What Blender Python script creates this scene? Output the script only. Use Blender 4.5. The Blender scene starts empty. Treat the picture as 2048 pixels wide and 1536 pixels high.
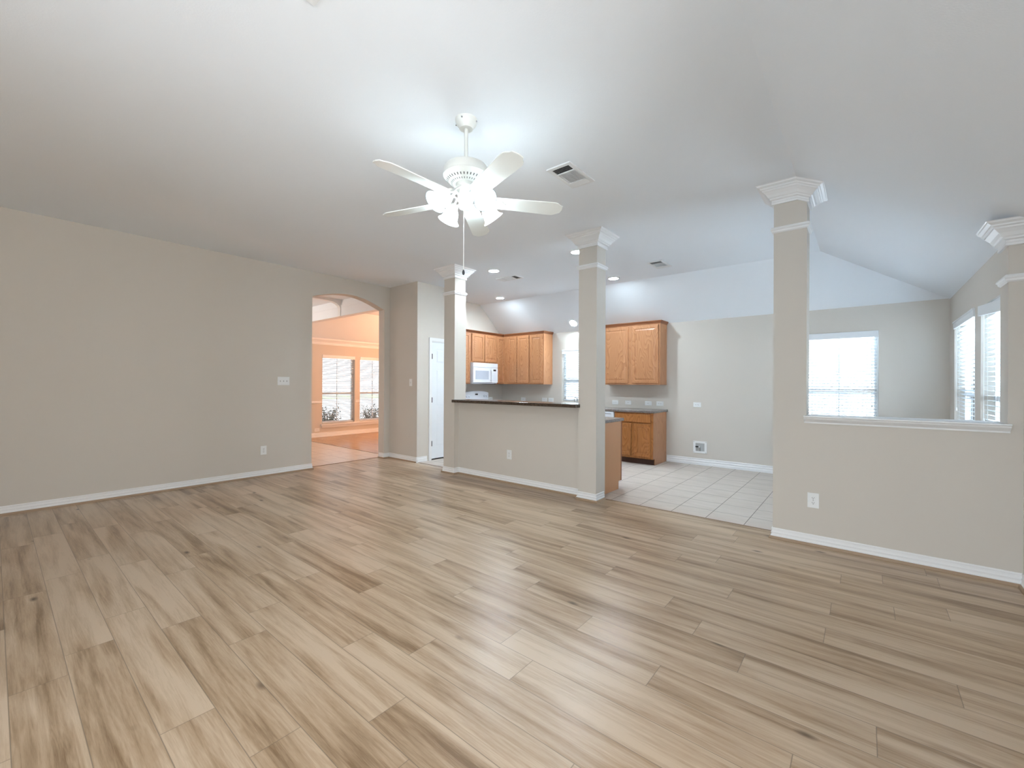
import bpy, bmesh, math, random
from mathutils import Vector, Matrix, Euler

S = bpy.context.scene
COL = S.collection
random.seed(7)
PI = math.pi

# ------------------------------------------------------------------ camera
CAM_H = 1.33
YAW, PITCH, ROLL = math.radians(-39.4379), math.radians(0.0900), math.radians(0.2803)
_F = Vector((math.sin(YAW) * math.cos(PITCH), math.cos(YAW) * math.cos(PITCH), math.sin(PITCH)))
_R0 = Vector((math.cos(YAW), -math.sin(YAW), 0))
_U0 = _R0.cross(_F)
_R = _R0 * math.cos(ROLL) + _U0 * math.sin(ROLL)
_U = _R.cross(_F)
camd = bpy.data.cameras.new('camera')
camd.sensor_width = 36.0
camd.lens = 36.0 * 855.78 / 2048.0
camd.clip_start = 0.02
camd.clip_end = 200
cam = bpy.data.objects.new('camera', camd)
COL.objects.link(cam)
_m = Matrix.Identity(4)
for i in range(3):
    _m[i][0] = _R[i]; _m[i][1] = _U[i]; _m[i][2] = -_F[i]
_m[2][3] = CAM_H
cam.matrix_world = _m
S.camera = cam

# ------------------------------------------------------------------ view, world, daylight
S.view_settings.view_transform = 'Standard'
S.view_settings.look = 'None'
S.view_settings.exposure = 0.2
S.view_settings.gamma = 1.0
S.view_settings.use_curve_mapping = False
W = bpy.data.worlds.new('overcast_sky')
S.world = W
W.use_nodes = True
W.node_tree.nodes['Background'].inputs[0].default_value = (0.86, 0.93, 1.0, 1)
W.node_tree.nodes['Background'].inputs[1].default_value = 2.0


def area_light(name, loc, rot, sx, sy, power, color):
    l = bpy.data.lights.new(name, 'AREA')
    l.shape = 'RECTANGLE'; l.size = sx; l.size_y = sy
    l.energy = power; l.color = color
    o = bpy.data.objects.new(name, l)
    o.location = loc; o.rotation_euler = rot
    COL.objects.link(o)
    return o


def point_light(name, loc, power, color, r=0.05):
    l = bpy.data.lights.new(name, 'POINT')
    l.energy = power; l.color = color; l.shadow_soft_size = r
    o = bpy.data.objects.new(name, l)
    o.location = loc
    COL.objects.link(o)
    return o


XR_ = 0.821
DAY = (0.70, 0.86, 1.0)
# daylight, and one added side fill, standing outside the windows (area lights face into the rooms)
area_light('daylight_back', (-0.9, -5.2, 2.1), (math.radians(88), 0, 0), 7.0, 1.9, 330, (0.92, 0.94, 0.93))
area_light('daylight_back_low', (-0.65, -2.75, 1.0), (math.radians(107), 0, 0), 2.8, 1.6, 85, (0.66, 0.84, 1.0))
area_light('side_fill', (XR_ + 0.6, -0.2, 0.95), (0, math.radians(105), 0), 1.7, 3.2, 108, (1.0, 0.86, 0.70))  # warm fill added to brighten the left wall and ceiling
# open sky above the garden: slanting down through the blinds, higher than any sight line through the glass
area_light('daylight_nook_side', (3.2, 5.95, 5.2), (0, math.radians(40), 0), 3.0, 3.0, 23000, DAY)
area_light('daylight_nook_back', (-0.3, 9.6, 3.6), (math.radians(-55), 0, 0), 2.0, 1.5, 1300, DAY)
area_light('daylight_kitchen', (-4.4, 9.6, 3.6), (math.radians(-55), 0, 0), 2.0, 1.5, 1500, DAY)
# lamps of the rooms beyond the arch (their fittings are out of sight)
point_light('dining_room_lamp', (-8.3, 7.3, 2.15), 140, (1.0, 0.53, 0.31), 0.12)
point_light('foyer_lamp', (-9.6, 3.0, 2.6), 40, (1.0, 0.93, 0.86), 0.12)

# ------------------------------------------------------------------ plan (metres)
XL, YR, X1 = -6.634, 4.574, -5.843
YB, YK, XR = 4.358, 7.544, 0.821
HC, H8 = 3.074, 2.42
XKL, YF, XF = -6.509, 6.797, -0.441
YP = 4.45                     # face of the half wall under the bar
YC2 = 4.575                   # back of the columns
YW0 = -2.3                    # wall behind the camera
COLS = [(-4.922, -4.690), (-2.578, -2.345), (-0.615, -0.374)]
C4 = (0.751, XR)
SLX = (HC - H8) / (XR - XF)
SLY = (HC - H8) / (YK - YF)


# ------------------------------------------------------------------ materials
def nodes_of(name):
    m = bpy.data.materials.new(name)
    m.use_nodes = True
    nt = m.node_tree
    return m, nt, nt.nodes['Principled BSDF']


def simple(name, col, rough=0.5, metal=0.0, spec=0.5, bump=0.0, bscale=200.0, coat=0.0):
    m, nt, b = nodes_of(name)
    b.inputs['Base Color'].default_value = (*col, 1)
    b.inputs['Roughness'].default_value = rough
    b.inputs['Metallic'].default_value = metal
    b.inputs['Specular IOR Level'].default_value = spec
    if coat:
        b.inputs['Coat Weight'].default_value = coat
    tc = nt.nodes.new('ShaderNodeTexCoord')
    nz = nt.nodes.new('ShaderNodeTexNoise')
    nz.inputs['Scale'].default_value = bscale
    nz.inputs['Detail'].default_value = 3
    nt.links.new(tc.outputs['Object'], nz.inputs['Vector'])
    if bump:
        bp = nt.nodes.new('ShaderNodeBump')
        bp.inputs['Strength'].default_value = bump
        bp.inputs['Distance'].default_value = 0.002
        nt.links.new(nz.outputs['Fac'], bp.inputs['Height'])
        nt.links.new(bp.outputs['Normal'], b.inputs['Normal'])
    else:
        mr = nt.nodes.new('ShaderNodeMapRange')
        mr.inputs['To Min'].default_value = max(0.0, rough - 0.04)
        mr.inputs['To Max'].default_value = min(1.0, rough + 0.04)
        nt.links.new(nz.outputs['Fac'], mr.inputs['Value'])
        nt.links.new(mr.outputs['Result'], b.inputs['Roughness'])
    return m


def emit(name, col, strength):
    m = bpy.data.materials.new(name)
    m.use_nodes = True
    nt = m.node_tree
    nt.nodes.clear()
    o = nt.nodes.new('ShaderNodeOutputMaterial')
    e = nt.nodes.new('ShaderNodeEmission')
    e.inputs[0].default_value = (*col, 1); e.inputs[1].default_value = strength
    nt.links.new(e.outputs[0], o.inputs[0])
    return m


def glass_mat(name):
    m = bpy.data.materials.new(name)
    m.use_nodes = True
    nt = m.node_tree
    nt.nodes.clear()
    o = nt.nodes.new('ShaderNodeOutputMaterial')
    t = nt.nodes.new('ShaderNodeBsdfTransparent')
    g = nt.nodes.new('ShaderNodeBsdfGlossy')
    g.inputs['Roughness'].default_value = 0.02
    fr = nt.nodes.new('ShaderNodeFresnel')
    fr.inputs['IOR'].default_value = 1.35
    mx = nt.nodes.new('ShaderNodeMixShader')
    nt.links.new(fr.outputs[0], mx.inputs[0])
    nt.links.new(t.outputs[0], mx.inputs[1])
    nt.links.new(g.outputs[0], mx.inputs[2])
    nt.links.new(mx.outputs[0], o.inputs[0])
    return m


def slat_mat(name, col, tr):
    m = bpy.data.materials.new(name)
    m.use_nodes = True
    nt = m.node_tree
    b = nt.nodes['Principled BSDF']
    b.inputs['Base Color'].default_value = (*col, 1)
    b.inputs['Roughness'].default_value = 0.45
    o = nt.nodes['Material Output']
    t = nt.nodes.new('ShaderNodeBsdfTranslucent')
    t.inputs[0].default_value = (*col, 1)
    mx = nt.nodes.new('ShaderNodeMixShader')
    mx.inputs[0].default_value = tr
    nt.links.new(b.outputs[0], mx.inputs[1])
    nt.links.new(t.outputs[0], mx.inputs[2])
    nt.links.new(mx.outputs[0], o.inputs[0])
    return m


def ramp(nt, stops):
    r = nt.nodes.new('ShaderNodeValToRGB')
    el = r.color_ramp.elements
    el[0].position, el[0].color = stops[0][0], (*stops[0][1], 1)
    el[1].position, el[1].color = stops[-1][0], (*stops[-1][1], 1)
    for p, c in stops[1:-1]:
        e = el.new(p); e.color = (*c, 1)
    return r


def mixc(nt, fac, a, b, mode='MIX'):
    m = nt.nodes.new('ShaderNodeMix')
    m.data_type = 'RGBA'; m.blend_type = mode
    for sock, v in ((m.inputs[0], fac), (m.inputs[6], a), (m.inputs[7], b)):
        if isinstance(v, (int, float)):
            sock.default_value = v
        elif isinstance(v, tuple):
            sock.default_value = (*v, 1)
        else:
            nt.links.new(v, sock)
    return m.outputs[2]


def plank_mat(name, dark, mid, light, knot, rough=0.34, vary=0.5, seam=(0.16, 0.12, 0.085)):
    """Plank floor: UV in metres along/across each plank, plank id in the attribute 'pid'."""
    m, nt, b = nodes_of(name)
    N, L = nt.nodes.new, nt.links.new
    uv = N('ShaderNodeUVMap'); uv.uv_map = 'plank'
    at = N('ShaderNodeAttribute'); at.attribute_name = 'pid'
    def coord(sx, sy, k):
        sep = N('ShaderNodeSeparateXYZ'); L(uv.outputs[0], sep.inputs[0])
        cx = N('ShaderNodeMath'); cx.operation = 'MULTIPLY_ADD'
        L(sep.outputs[0], cx.inputs[0]); cx.inputs[1].default_value = sx
        mk = N('ShaderNodeMath'); mk.operation = 'MULTIPLY'; L(at.outputs['Fac'], mk.inputs[0]); mk.inputs[1].default_value = 517.3 + k
        L(mk.outputs[0], cx.inputs[2])
        cy = N('ShaderNodeMath'); cy.operation = 'MULTIPLY'; L(sep.outputs[1], cy.inputs[0]); cy.inputs[1].default_value = sy
        cm = N('ShaderNodeCombineXYZ'); L(cx.outputs[0], cm.inputs[0]); L(cy.outputs[0], cm.inputs[1]); L(mk.outputs[0], cm.inputs[2])
        return cm.outputs[0]
    n1 = N('ShaderNodeTexNoise'); n1.inputs['Scale'].default_value = 1; n1.inputs['Detail'].default_value = 2.5; n1.inputs['Distortion'].default_value = 0.5
    L(coord(1.0, 13.0, 0), n1.inputs['Vector'])
    n2 = N('ShaderNodeTexNoise'); n2.inputs['Scale'].default_value = 1; n2.inputs['Detail'].default_value = 4; n2.inputs['Distortion'].default_value = 1.6
    L(coord(3.0, 55.0, 31), n2.inputs['Vector'])
    n3 = N('ShaderNodeTexNoise'); n3.inputs['Scale'].default_value = 1; n3.inputs['Detail'].default_value = 2
    L(coord(26.0, 420.0, 77), n3.inputs['Vector'])
    # combined tone
    wn = N('ShaderNodeTexWhiteNoise'); wn.noise_dimensions = '1D'
    pk = N('ShaderNodeMath'); pk.operation = 'MULTIPLY'; L(at.outputs['Fac'], pk.inputs[0]); pk.inputs[1].default_value = 913.7
    L(pk.outputs[0], wn.inputs['W'])
    a1 = N('ShaderNodeMath'); a1.operation = 'MULTIPLY_ADD'; L(n2.outputs['Fac'], a1.inputs[0]); a1.inputs[1].default_value = 0.42; L(n1.outputs['Fac'], a1.inputs[2])
    a2 = N('ShaderNodeMath'); a2.operation = 'MULTIPLY_ADD'; L(n3.outputs['Fac'], a2.inputs[0]); a2.inputs[1].default_value = 0.16; L(a1.outputs[0], a2.inputs[2])
    a3 = N('ShaderNodeMath'); a3.operation = 'MULTIPLY_ADD'; L(wn.outputs['Value'], a3.inputs[0]); a3.inputs[1].default_value = 0.26 * vary; L(a2.outputs[0], a3.inputs[2])
    mr = N('ShaderNodeMapRange'); mr.inputs['From Min'].default_value = 0.60; mr.inputs['From Max'].default_value = 1.05
    L(a3.outputs[0], mr.inputs['Value'])
    r = ramp(nt, [(0.0, dark), (0.45, mid), (1.0, light)])
    L(mr.outputs['Result'], r.inputs[0])
    colr = r.outputs[0]
    # knots
    vo = N('ShaderNodeTexVoronoi'); vo.inputs['Scale'].default_value = 1
    L(coord(2.0, 4.6, 13), vo.inputs['Vector'])
    ks = N('ShaderNodeMapRange'); ks.inputs['From Min'].default_value = 0.02; ks.inputs['From Max'].default_value = 0.10; ks.inputs['To Min'].default_value = 1.0; ks.inputs['To Max'].default_value = 0.0
    L(vo.outputs['Distance'], ks.inputs['Value'])
    sepc = N('ShaderNodeSeparateColor'); L(vo.outputs['Color'], sepc.inputs[0])
    gt = N('ShaderNodeMath'); gt.operation = 'GREATER_THAN'; gt.inputs[1].default_value = 0.5; L(sepc.outputs[0], gt.inputs[0])
    kk = N('ShaderNodeMath'); kk.operation = 'MULTIPLY'; L(ks.outputs['Result'], kk.inputs[0]); L(gt.outputs[0], kk.inputs[1])
    kn = N('ShaderNodeMath'); kn.operation = 'MULTIPLY'; L(kk.outputs[0], kn.inputs[0]); kn.use_clamp = True; kn.inputs[1].default_value = 0.9
    colr = mixc(nt, kn.outputs[0], colr, knot)
    # seams from the plank's edge distance attribute
    ed = N('ShaderNodeUVMap'); ed.uv_map = 'edge'
    se = N('ShaderNodeSeparateXYZ'); L(ed.outputs[0], se.inputs[0])
    def edge(sock, w):
        # distance to 0 or 1*size carried as (t, size) -> handled by two maps
        return sock
    mu = N('ShaderNodeMath'); mu.operation = 'MINIMUM'; L(se.outputs[0], mu.inputs[0]); L(se.outputs[1], mu.inputs[1])
    ab = N('ShaderNodeMapRange'); ab.inputs['From Min'].default_value = 0.0006; ab.inputs['From Max'].default_value = 0.0024; ab.inputs['To Min'].default_value = 0.75; ab.inputs['To Max'].default_value = 0.0
    L(mu.outputs[0], ab.inputs['Value'])
    colr = mixc(nt, ab.outputs['Result'], colr, seam)
    L(colr, b.inputs['Base Color'])
    b.inputs['Roughness'].default_value = rough
    b.inputs['Specular IOR Level'].default_value = 0.5
    rr = N('ShaderNodeMapRange'); rr.inputs['To Min'].default_value = rough - 0.05; rr.inputs['To Max'].default_value = rough + 0.1
    L(n2.outputs['Fac'], rr.inputs['Value']); L(rr.outputs['Result'], b.inputs['Roughness'])
    bp = N('ShaderNodeBump'); bp.inputs['Strength'].default_value = 0.12; bp.inputs['Distance'].default_value = 0.001
    L(n3.outputs['Fac'], bp.inputs['Height']); L(bp.outputs['Normal'], b.inputs['Normal'])
    return m


def tile_mat(name, x0, y0, px, py, c1, c2, grout, rough=0.4, gw=0.006):
    m, nt, b = nodes_of(name)
    N, L = nt.nodes.new, nt.links.new
    ge = N('ShaderNodeNewGeometry')
    sp = N('ShaderNodeSeparateXYZ'); L(ge.outputs['Position'], sp.inputs[0])
    def cell(sock, o, p):
        s = N('ShaderNodeMath'); s.operation = 'SUBTRACT'; L(sock, s.inputs[0]); s.inputs[1].default_value = o
        d = N('ShaderNodeMath'); d.operation = 'DIVIDE'; L(s.outputs[0], d.inputs[0]); d.inputs[1].default_value = p
        f = N('ShaderNodeMath'); f.operation = 'FLOOR'; L(d.outputs[0], f.inputs[0])
        fr = N('ShaderNodeMath'); fr.operation = 'FRACT'; L(d.outputs[0], fr.inputs[0])
        pp = N('ShaderNodeMath'); pp.operation = 'PINGPONG'; L(fr.outputs[0], pp.inputs[0]); pp.inputs[1].default_value = 0.5
        di = N('ShaderNodeMath'); di.operation = 'MULTIPLY'; L(pp.outputs[0], di.inputs[0]); di.inputs[1].default_value = p
        return f.outputs[0], di.outputs[0]
    fx, dx = cell(sp.outputs[0], x0, px)
    fy, dy = cell(sp.outputs[1], y0, py)
    mn = N('ShaderNodeMath'); mn.operation = 'MINIMUM'; L(dx, mn.inputs[0]); L(dy, mn.inputs[1])
    gm = N('ShaderNodeMapRange'); gm.inputs['From Min'].default_value = gw * 0.35; gm.inputs['From Max'].default_value = gw * 0.7; gm.inputs['To Min'].default_value = 1; gm.inputs['To Max'].default_value = 0
    L(mn.outputs[0], gm.inputs['Value'])
    cb = N('ShaderNodeCombineXYZ'); L(fx, cb.inputs[0]); L(fy, cb.inputs[1])
    wn = N('ShaderNodeTexWhiteNoise'); wn.noise_dimensions = '2D'; L(cb.outputs[0], wn.inputs['Vector'])
    ad = N('ShaderNodeVectorMath'); ad.operation = 'ADD'; L(ge.outputs['Position'], ad.inputs[0])
    sc = N('ShaderNodeVectorMath'); sc.operation = 'SCALE'; L(wn.outputs['Color'], sc.inputs[0]); sc.inputs['Scale'].default_value = 20
    L(sc.outputs[0], ad.inputs[1])
    mp = N('ShaderNodeMapping'); mp.inputs['Scale'].default_value = (3, 14, 5); L(ad.outputs[0], mp.inputs[0])
    nz = N('ShaderNodeTexNoise'); nz.inputs['Scale'].default_value = 1; nz.inputs['Detail'].default_value = 4; nz.inputs['Distortion'].default_value = 1.0
    L(mp.outputs[0], nz.inputs['Vector'])
    r = ramp(nt, [(0.3, c1), (0.7, c2)]); L(nz.outputs['Fac'], r.inputs[0])
    c = mixc(nt, gm.outputs['Result'], r.outputs[0], grout)
    L(c, b.inputs['Base Color'])
    b.inputs['Roughness'].default_value = rough
    bp = N('ShaderNodeBump'); bp.inputs['Strength'].default_value = 0.4; bp.inputs['Distance'].default_value = 0.002; bp.invert = True
    L(gm.outputs['Result'], bp.inputs['Height']); L(bp.outputs['Normal'], b.inputs['Normal'])
    return m


def oak_mat(name, dark, mid, light, horizontal=False, rough=0.35, seed=0.0, fine=1.0):
    m, nt, b = nodes_of(name)
    N, L = nt.nodes.new, nt.links.new
    tc = N('ShaderNodeTexCoord')
    oi = N('ShaderNodeObjectInfo')
    of = N('ShaderNodeVectorMath'); of.operation = 'SCALE'; of.inputs[0].default_value = (13.1, 7.7, 31.3)
    L(oi.outputs['Random'], of.inputs['Scale'])
    ad = N('ShaderNodeVectorMath'); ad.operation = 'ADD'; L(tc.outputs['Object'], ad.inputs[0]); L(of.outputs[0], ad.inputs[1])
    mp = N('ShaderNodeMapping')
    mp.inputs['Scale'].default_value = (2.2, 7.0, 7.0) if horizontal else (7.0, 7.0, 2.2)
    mp.inputs['Location'].default_value = (seed, seed * 1.7, seed * 0.6)
    L(ad.outputs[0], mp.inputs[0])
    n0 = N('ShaderNodeTexNoise'); n0.inputs['Scale'].default_value = 0.55; n0.inputs['Detail'].default_value = 1.5
    L(mp.outputs[0], n0.inputs['Vector'])
    # growth rings from contour lines of a stretched noise (cathedral grain)
    mu = N('ShaderNodeMath'); mu.operation = 'MULTIPLY'; L(n0.outputs['Fac'], mu.inputs[0]); mu.inputs[1].default_value = 26.0 * fine
    fr = N('ShaderNodeMath'); fr.operation = 'FRACT'; L(mu.outputs[0], fr.inputs[0])
    n1 = N('ShaderNodeTexNoise'); n1.inputs['Scale'].default_value = 1; n1.inputs['Detail'].default_value = 3
    mp2 = N('ShaderNodeMapping'); mp2.inputs['Scale'].default_value = (9, 200, 200) if horizontal else (200, 200, 9)
    L(ad.outputs[0], mp2.inputs[0]); L(mp2.outputs[0], n1.inputs['Vector'])
    s1 = N('ShaderNodeMath'); s1.operation = 'MULTIPLY_ADD'; L(n1.outputs['Fac'], s1.inputs[0]); s1.inputs[1].default_value = 0.7; L(fr.outputs[0], s1.inputs[2])
    mr = N('ShaderNodeMapRange'); mr.inputs['From Min'].default_value = 0.2; mr.inputs['From Max'].default_value = 1.45
    L(s1.outputs[0], mr.inputs['Value'])
    r = ramp(nt, [(0.0, dark), (0.4, mid), (1.0, light)]); L(mr.outputs['Result'], r.inputs[0])
    L(r.outputs[0], b.inputs['Base Color'])
    b.inputs['Roughness'].default_value = rough
    return m


def speckle_mat(name, base, spots, rough=0.3):
    m, nt, b = nodes_of(name)
    N, L = nt.nodes.new, nt.links.new
    tc = N('ShaderNodeTexCoord')
    v = N('ShaderNodeTexVoronoi'); v.inputs['Scale'].default_value = 220
    L(tc.outputs['Object'], v.inputs['Vector'])
    s = N('ShaderNodeSeparateColor'); L(v.outputs['Color'], s.inputs[0])
    r = ramp(nt, [(0.0, base), (0.45, base), (0.6, spots[0]), (0.85, spots[1])])
    L(s.outputs[0], r.inputs[0]); L(r.outputs[0], b.inputs['Base Color'])
    b.inputs['Roughness'].default_value = rough
    return m


M_WALL = simple('greige_wall_paint', (0.625, 0.582, 0.527), 0.85, bump=0.12, bscale=160)
M_CEIL = simple('ceiling_paint', (0.855, 0.89, 0.93), 0.9, bump=0.25, bscale=110)
M_TRIM = simple('white_trim_paint', (0.84, 0.845, 0.85), 0.42)
M_DOOR = simple('white_door_paint', (0.82, 0.85, 0.88), 0.4)
M_SHOE = simple('tan_shoe_moulding', (0.36, 0.25, 0.165), 0.5)
M_THRESH = simple('tan_threshold', (0.27, 0.19, 0.125), 0.5)
M_FLOOR = plank_mat('oak_vinyl_planks', (0.20, 0.122, 0.062), (0.39, 0.272, 0.172), (0.555, 0.425, 0.305), (0.05, 0.028, 0.014), 0.30, 0.75)
M_WOOD2 = plank_mat('dining_wood_strips', (0.38, 0.225, 0.12), (0.42, 0.25, 0.135), (0.47, 0.29, 0.16), (0.38, 0.22, 0.12), 0.22, 0.5, (0.2, 0.11, 0.06))
M_TILE = tile_mat('cream_floor_tile', -1.919 + 0.345 * 20, 4.877, 0.345, 0.3485, (0.54, 0.475, 0.42), (0.62, 0.555, 0.50), (0.13, 0.10, 0.08), 0.45)
M_TILE2 = tile_mat('foyer_floor_tile', -6.95, 4.69, 0.345, 0.3485, (0.58, 0.50, 0.43), (0.66, 0.58, 0.50), (0.16, 0.11, 0.085), 0.3)
M_OAK = oak_mat('honey_oak', (0.34, 0.138, 0.056), (0.455, 0.208, 0.095), (0.515, 0.253, 0.122))
M_OAKS = oak_mat('honey_oak_side', (0.40, 0.172, 0.074), (0.46, 0.215, 0.10), (0.495, 0.243, 0.116), fine=0.4)
M_OAKH = oak_mat('honey_oak_rail', (0.42, 0.18, 0.065), (0.54, 0.265, 0.11), (0.62, 0.32, 0.145), True)
M_OAKD = simple('oak_crown_stain', (0.25, 0.092, 0.036), 0.4)
M_OAKDOOR2 = oak_mat('base_oak_shaded', (0.25, 0.088, 0.022), (0.37, 0.145, 0.042), (0.44, 0.185, 0.058))  # darker copy of the oak, base cabinets' shade put into the colour
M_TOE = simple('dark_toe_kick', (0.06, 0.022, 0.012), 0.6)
M_LAM = speckle_mat('brown_granite_laminate', (0.035, 0.022, 0.016), [(0.07, 0.045, 0.03), (0.12, 0.085, 0.06)], 0.22)
M_LAM2 = speckle_mat('grey_granite_laminate', (0.14, 0.115, 0.105), [(0.20, 0.17, 0.16), (0.30, 0.27, 0.25)], 0.22)
M_APPL = simple('white_enamel', (0.83, 0.86, 0.92), 0.22)
M_APPL2 = simple('white_plastic_panel', (0.72, 0.76, 0.84), 0.3)
M_BLACK = simple('black_plastic', (0.008, 0.008, 0.009), 0.3)
M_DARK = simple('gap_shade', (0.012, 0.012, 0.012), 0.8)  # near-black colour standing in for shade in gaps and ducts
M_GREY = simple('grey_metal', (0.28, 0.28, 0.28), 0.35, 0.8)
M_CHROME = simple('brushed_chrome', (0.55, 0.56, 0.57), 0.2, 1.0)
M_HINGE = simple('hinge_metal', (0.16, 0.16, 0.165), 0.4, 0.7)
M_PLATE = simple('white_plate_plastic', (0.83, 0.84, 0.84), 0.35)
M_SLOT = simple('slot_shadow_plastic', (0.10, 0.10, 0.10), 0.5)
M_SWTOG = simple('switch_plastic_shade', (0.35, 0.34, 0.33), 0.5)
M_FAN = simple('fan_white_enamel', (0.80, 0.82, 0.79), 0.3)
M_BLADE = simple('fan_blade_white', (0.80, 0.83, 0.81), 0.22)
M_VENT = simple('vent_white_enamel', (0.80, 0.81, 0.82), 0.4)
M_SHADE = emit('lit_frosted_glass', (0.78, 0.93, 1.0), 52.0)
_nt = M_SHADE.node_tree
_at = _nt.nodes.new('ShaderNodeAttribute'); _at.attribute_name = 'glow'
_mu = _nt.nodes.new('ShaderNodeMath'); _mu.operation = 'MULTIPLY'; _mu.inputs[1].default_value = 52.0
_nt.links.new(_at.outputs['Fac'], _mu.inputs[0])
_nt.links.new(_mu.outputs[0], [n for n in _nt.nodes if n.type == 'EMISSION'][0].inputs[1])
M_CAN = emit('lit_downlight_lens', (0.74, 0.90, 1.0), 320.0)
M_GLASS = glass_mat('window_glass')
M_SLAT = slat_mat('white_blind_slat', (0.78, 0.83, 0.87), 0.08)
M_VAL = simple('white_blind_valance', (0.80, 0.82, 0.84), 0.4)
M_VINYL = simple('white_window_vinyl', (0.78, 0.80, 0.80), 0.35)
M_CORD = simple('white_cord', (0.75, 0.75, 0.73), 0.7)


# ------------------------------------------------------------------ mesh helper
class MB:
    def __init__(self):
        self.bm = bmesh.new()

    def box(self, x0, x1, y0, y1, z0, z1, bev=0.0):
        v = [self.bm.verts.new(p) for p in ((x0, y0, z0), (x1, y0, z0), (x1, y1, z0), (x0, y1, z0), (x0, y0, z1), (x1, y0, z1), (x1, y1, z1), (x0, y1, z1))]
        fs = [self.bm.faces.new([v[i] for i in f]) for f in ((3, 2, 1, 0), (4, 5, 6, 7), (0, 1, 5, 4), (1, 2, 6, 5), (2, 3, 7, 6), (3, 0, 4, 7))]
        if bev:
            es = list({e for f in fs for e in f.edges})
            bmesh.ops.bevel(self.bm, geom=es, offset=bev, segments=2, profile=0.5, affect='EDGES')
        return self

    def poly(self, pts):
        v = [self.bm.verts.new(p) for p in pts]
        self.bm.faces.new(v)
        return self

    def prism(self, poly, axis, a, b):
        """poly: 2-D outline in the other two axes (cyclic order xyz minus axis), extruded from a to b."""
        def P(u, v, w):
            return {'x': (w, u, v), 'y': (u, w, v), 'z': (u, v, w)}[axis]
        lo = [self.bm.verts.new(P(u, v, a)) for u, v in poly]
        hi = [self.bm.verts.new(P(u, v, b)) for u, v in poly]
        f1 = self.bm.faces.new(lo); f2 = self.bm.faces.new(list(reversed(hi)))
        n = len(poly)
        for i in range(n):
            self.bm.faces.new((lo[i], hi[i], hi[(i + 1) % n], lo[(i + 1) % n]))
        f1.normal_update(); f2.normal_update()
        bmesh.ops.triangulate(self.bm, faces=[f1, f2])
        return self

    def lathe(self, prof, c=(0, 0, 0), n=32, mat=None):
        """profile of (r, z) turned about z, optional matrix applied"""
        rings = []
        for r, z in prof:
            if r < 1e-6:
                rings.append([self.bm.verts.new((0, 0, z))])
            else:
                rings.append([self.bm.verts.new((r * math.cos(2 * PI * i / n), r * math.sin(2 * PI * i / n), z)) for i in range(n)])
        for a, b in zip(rings, rings[1:]):
            for i in range(n):
                j = (i + 1) % n
                if len(a) == 1 and len(b) == 1:
                    continue
                if len(a) == 1:
                    self.bm.faces.new((a[0], b[j], b[i]))
                elif len(b) == 1:
                    self.bm.faces.new((a[i], a[j], b[0]))
                else:
                    self.bm.faces.new((a[i], a[j], b[j], b[i]))
        vs = [v for r in rings for v in r]
        if mat is not None:
            bmesh.ops.transform(self.bm, matrix=mat, verts=vs)
        bmesh.ops.translate(self.bm, vec=c, verts=vs)
        return self

    def tube(self, path, r, n=10, cap=True):
        path = [Vector(p) for p in path]
        rad = r if isinstance(r, (list, tuple)) else [r] * len(path)
        prev = None
        rings = []
        for i, p in enumerate(path):
            d = (path[min(i + 1, len(path) - 1)] - path[max(i - 1, 0)]).normalized()
            if prev is None:
                u = d.orthogonal().normalized()
            else:
                u = (prev - d * prev.dot(d)).normalized()
            prev = u
            w = d.cross(u)
            rings.append([self.bm.verts.new(p + (u * math.cos(2 * PI * k / n) + w * math.sin(2 * PI * k / n)) * rad[i]) for k in range(n)])
        for a, b in zip(rings, rings[1:]):
            for k in range(n):
                self.bm.faces.new((a[k], a[(k + 1) % n], b[(k + 1) % n], b[k]))
        if cap:
            self.bm.faces.new(list(reversed(rings[0]))); self.bm.faces.new(rings[-1])
        return self

    def sweep(self, prof, path, closed=False, zfun=None):
        """moulding: prof of (d, z); path of (x, y); d is measured to the right of the walking direction"""
        pts = [Vector((p[0], p[1])) for p in path]
        n = len(pts)
        rings = []
        for i, p in enumerate(pts):
            def nrm(a, b):
                t = (b - a).normalized()
                return Vector((t.y, -t.x))
            if closed or 0 < i < n - 1:
                n1 = nrm(pts[(i - 1) % n], p); n2 = nrm(p, pts[(i + 1) % n])
                mid = (n1 + n2)
                mid = mid / max(1e-6, mid.dot(n1))
            elif i == 0:
                mid = nrm(p, pts[1])
            else:
                mid = nrm(pts[n - 2], p)
            ring = []
            for d, z in prof:
                q = p + mid * d
                zz = z + (zfun(q.x, q.y) if zfun else 0)
                ring.append(self.bm.verts.new((q.x, q.y, zz)))
            rings.append(ring)
        k = len(prof)
        prs = list(zip(rings, rings[1:])) + ([(rings[-1], rings[0])] if closed else [])
        for a, b in prs:
            for j in range(k - 1):
                self.bm.faces.new((a[j], b[j], b[j + 1], a[j + 1]))
        if not closed:
            for r in (rings[0], rings[-1]):
                if len(r) > 2:
                    f = self.bm.faces.new(r)
                    f.normal_update()
                    bmesh.ops.triangulate(self.bm, faces=[f])
        return self

    def xform(self, m):
        bmesh.ops.transform(self.bm, matrix=m, verts=self.bm.verts)
        return self

    def build(self, name, mat, parent=None, smooth=False, recalc=True, off=None):
        if recalc:
            bmesh.ops.recalc_face_normals(self.bm, faces=self.bm.faces)
        if off is not None:
            bmesh.ops.translate(self.bm, vec=-Vector(off), verts=self.bm.verts)
        me = bpy.data.meshes.new(name)
        self.bm.to_mesh(me)
        self.bm.free()
        o = bpy.data.objects.new(name, me)
        COL.objects.link(o)
        for mm in (mat if isinstance(mat, (list, tuple)) else [mat]):
            me.materials.append(mm)
        if smooth:
            for p in me.polygons:
                p.use_smooth = True
            try:
                me.set_sharp_from_angle(angle=math.radians(38))
            except Exception:
                pass
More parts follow.
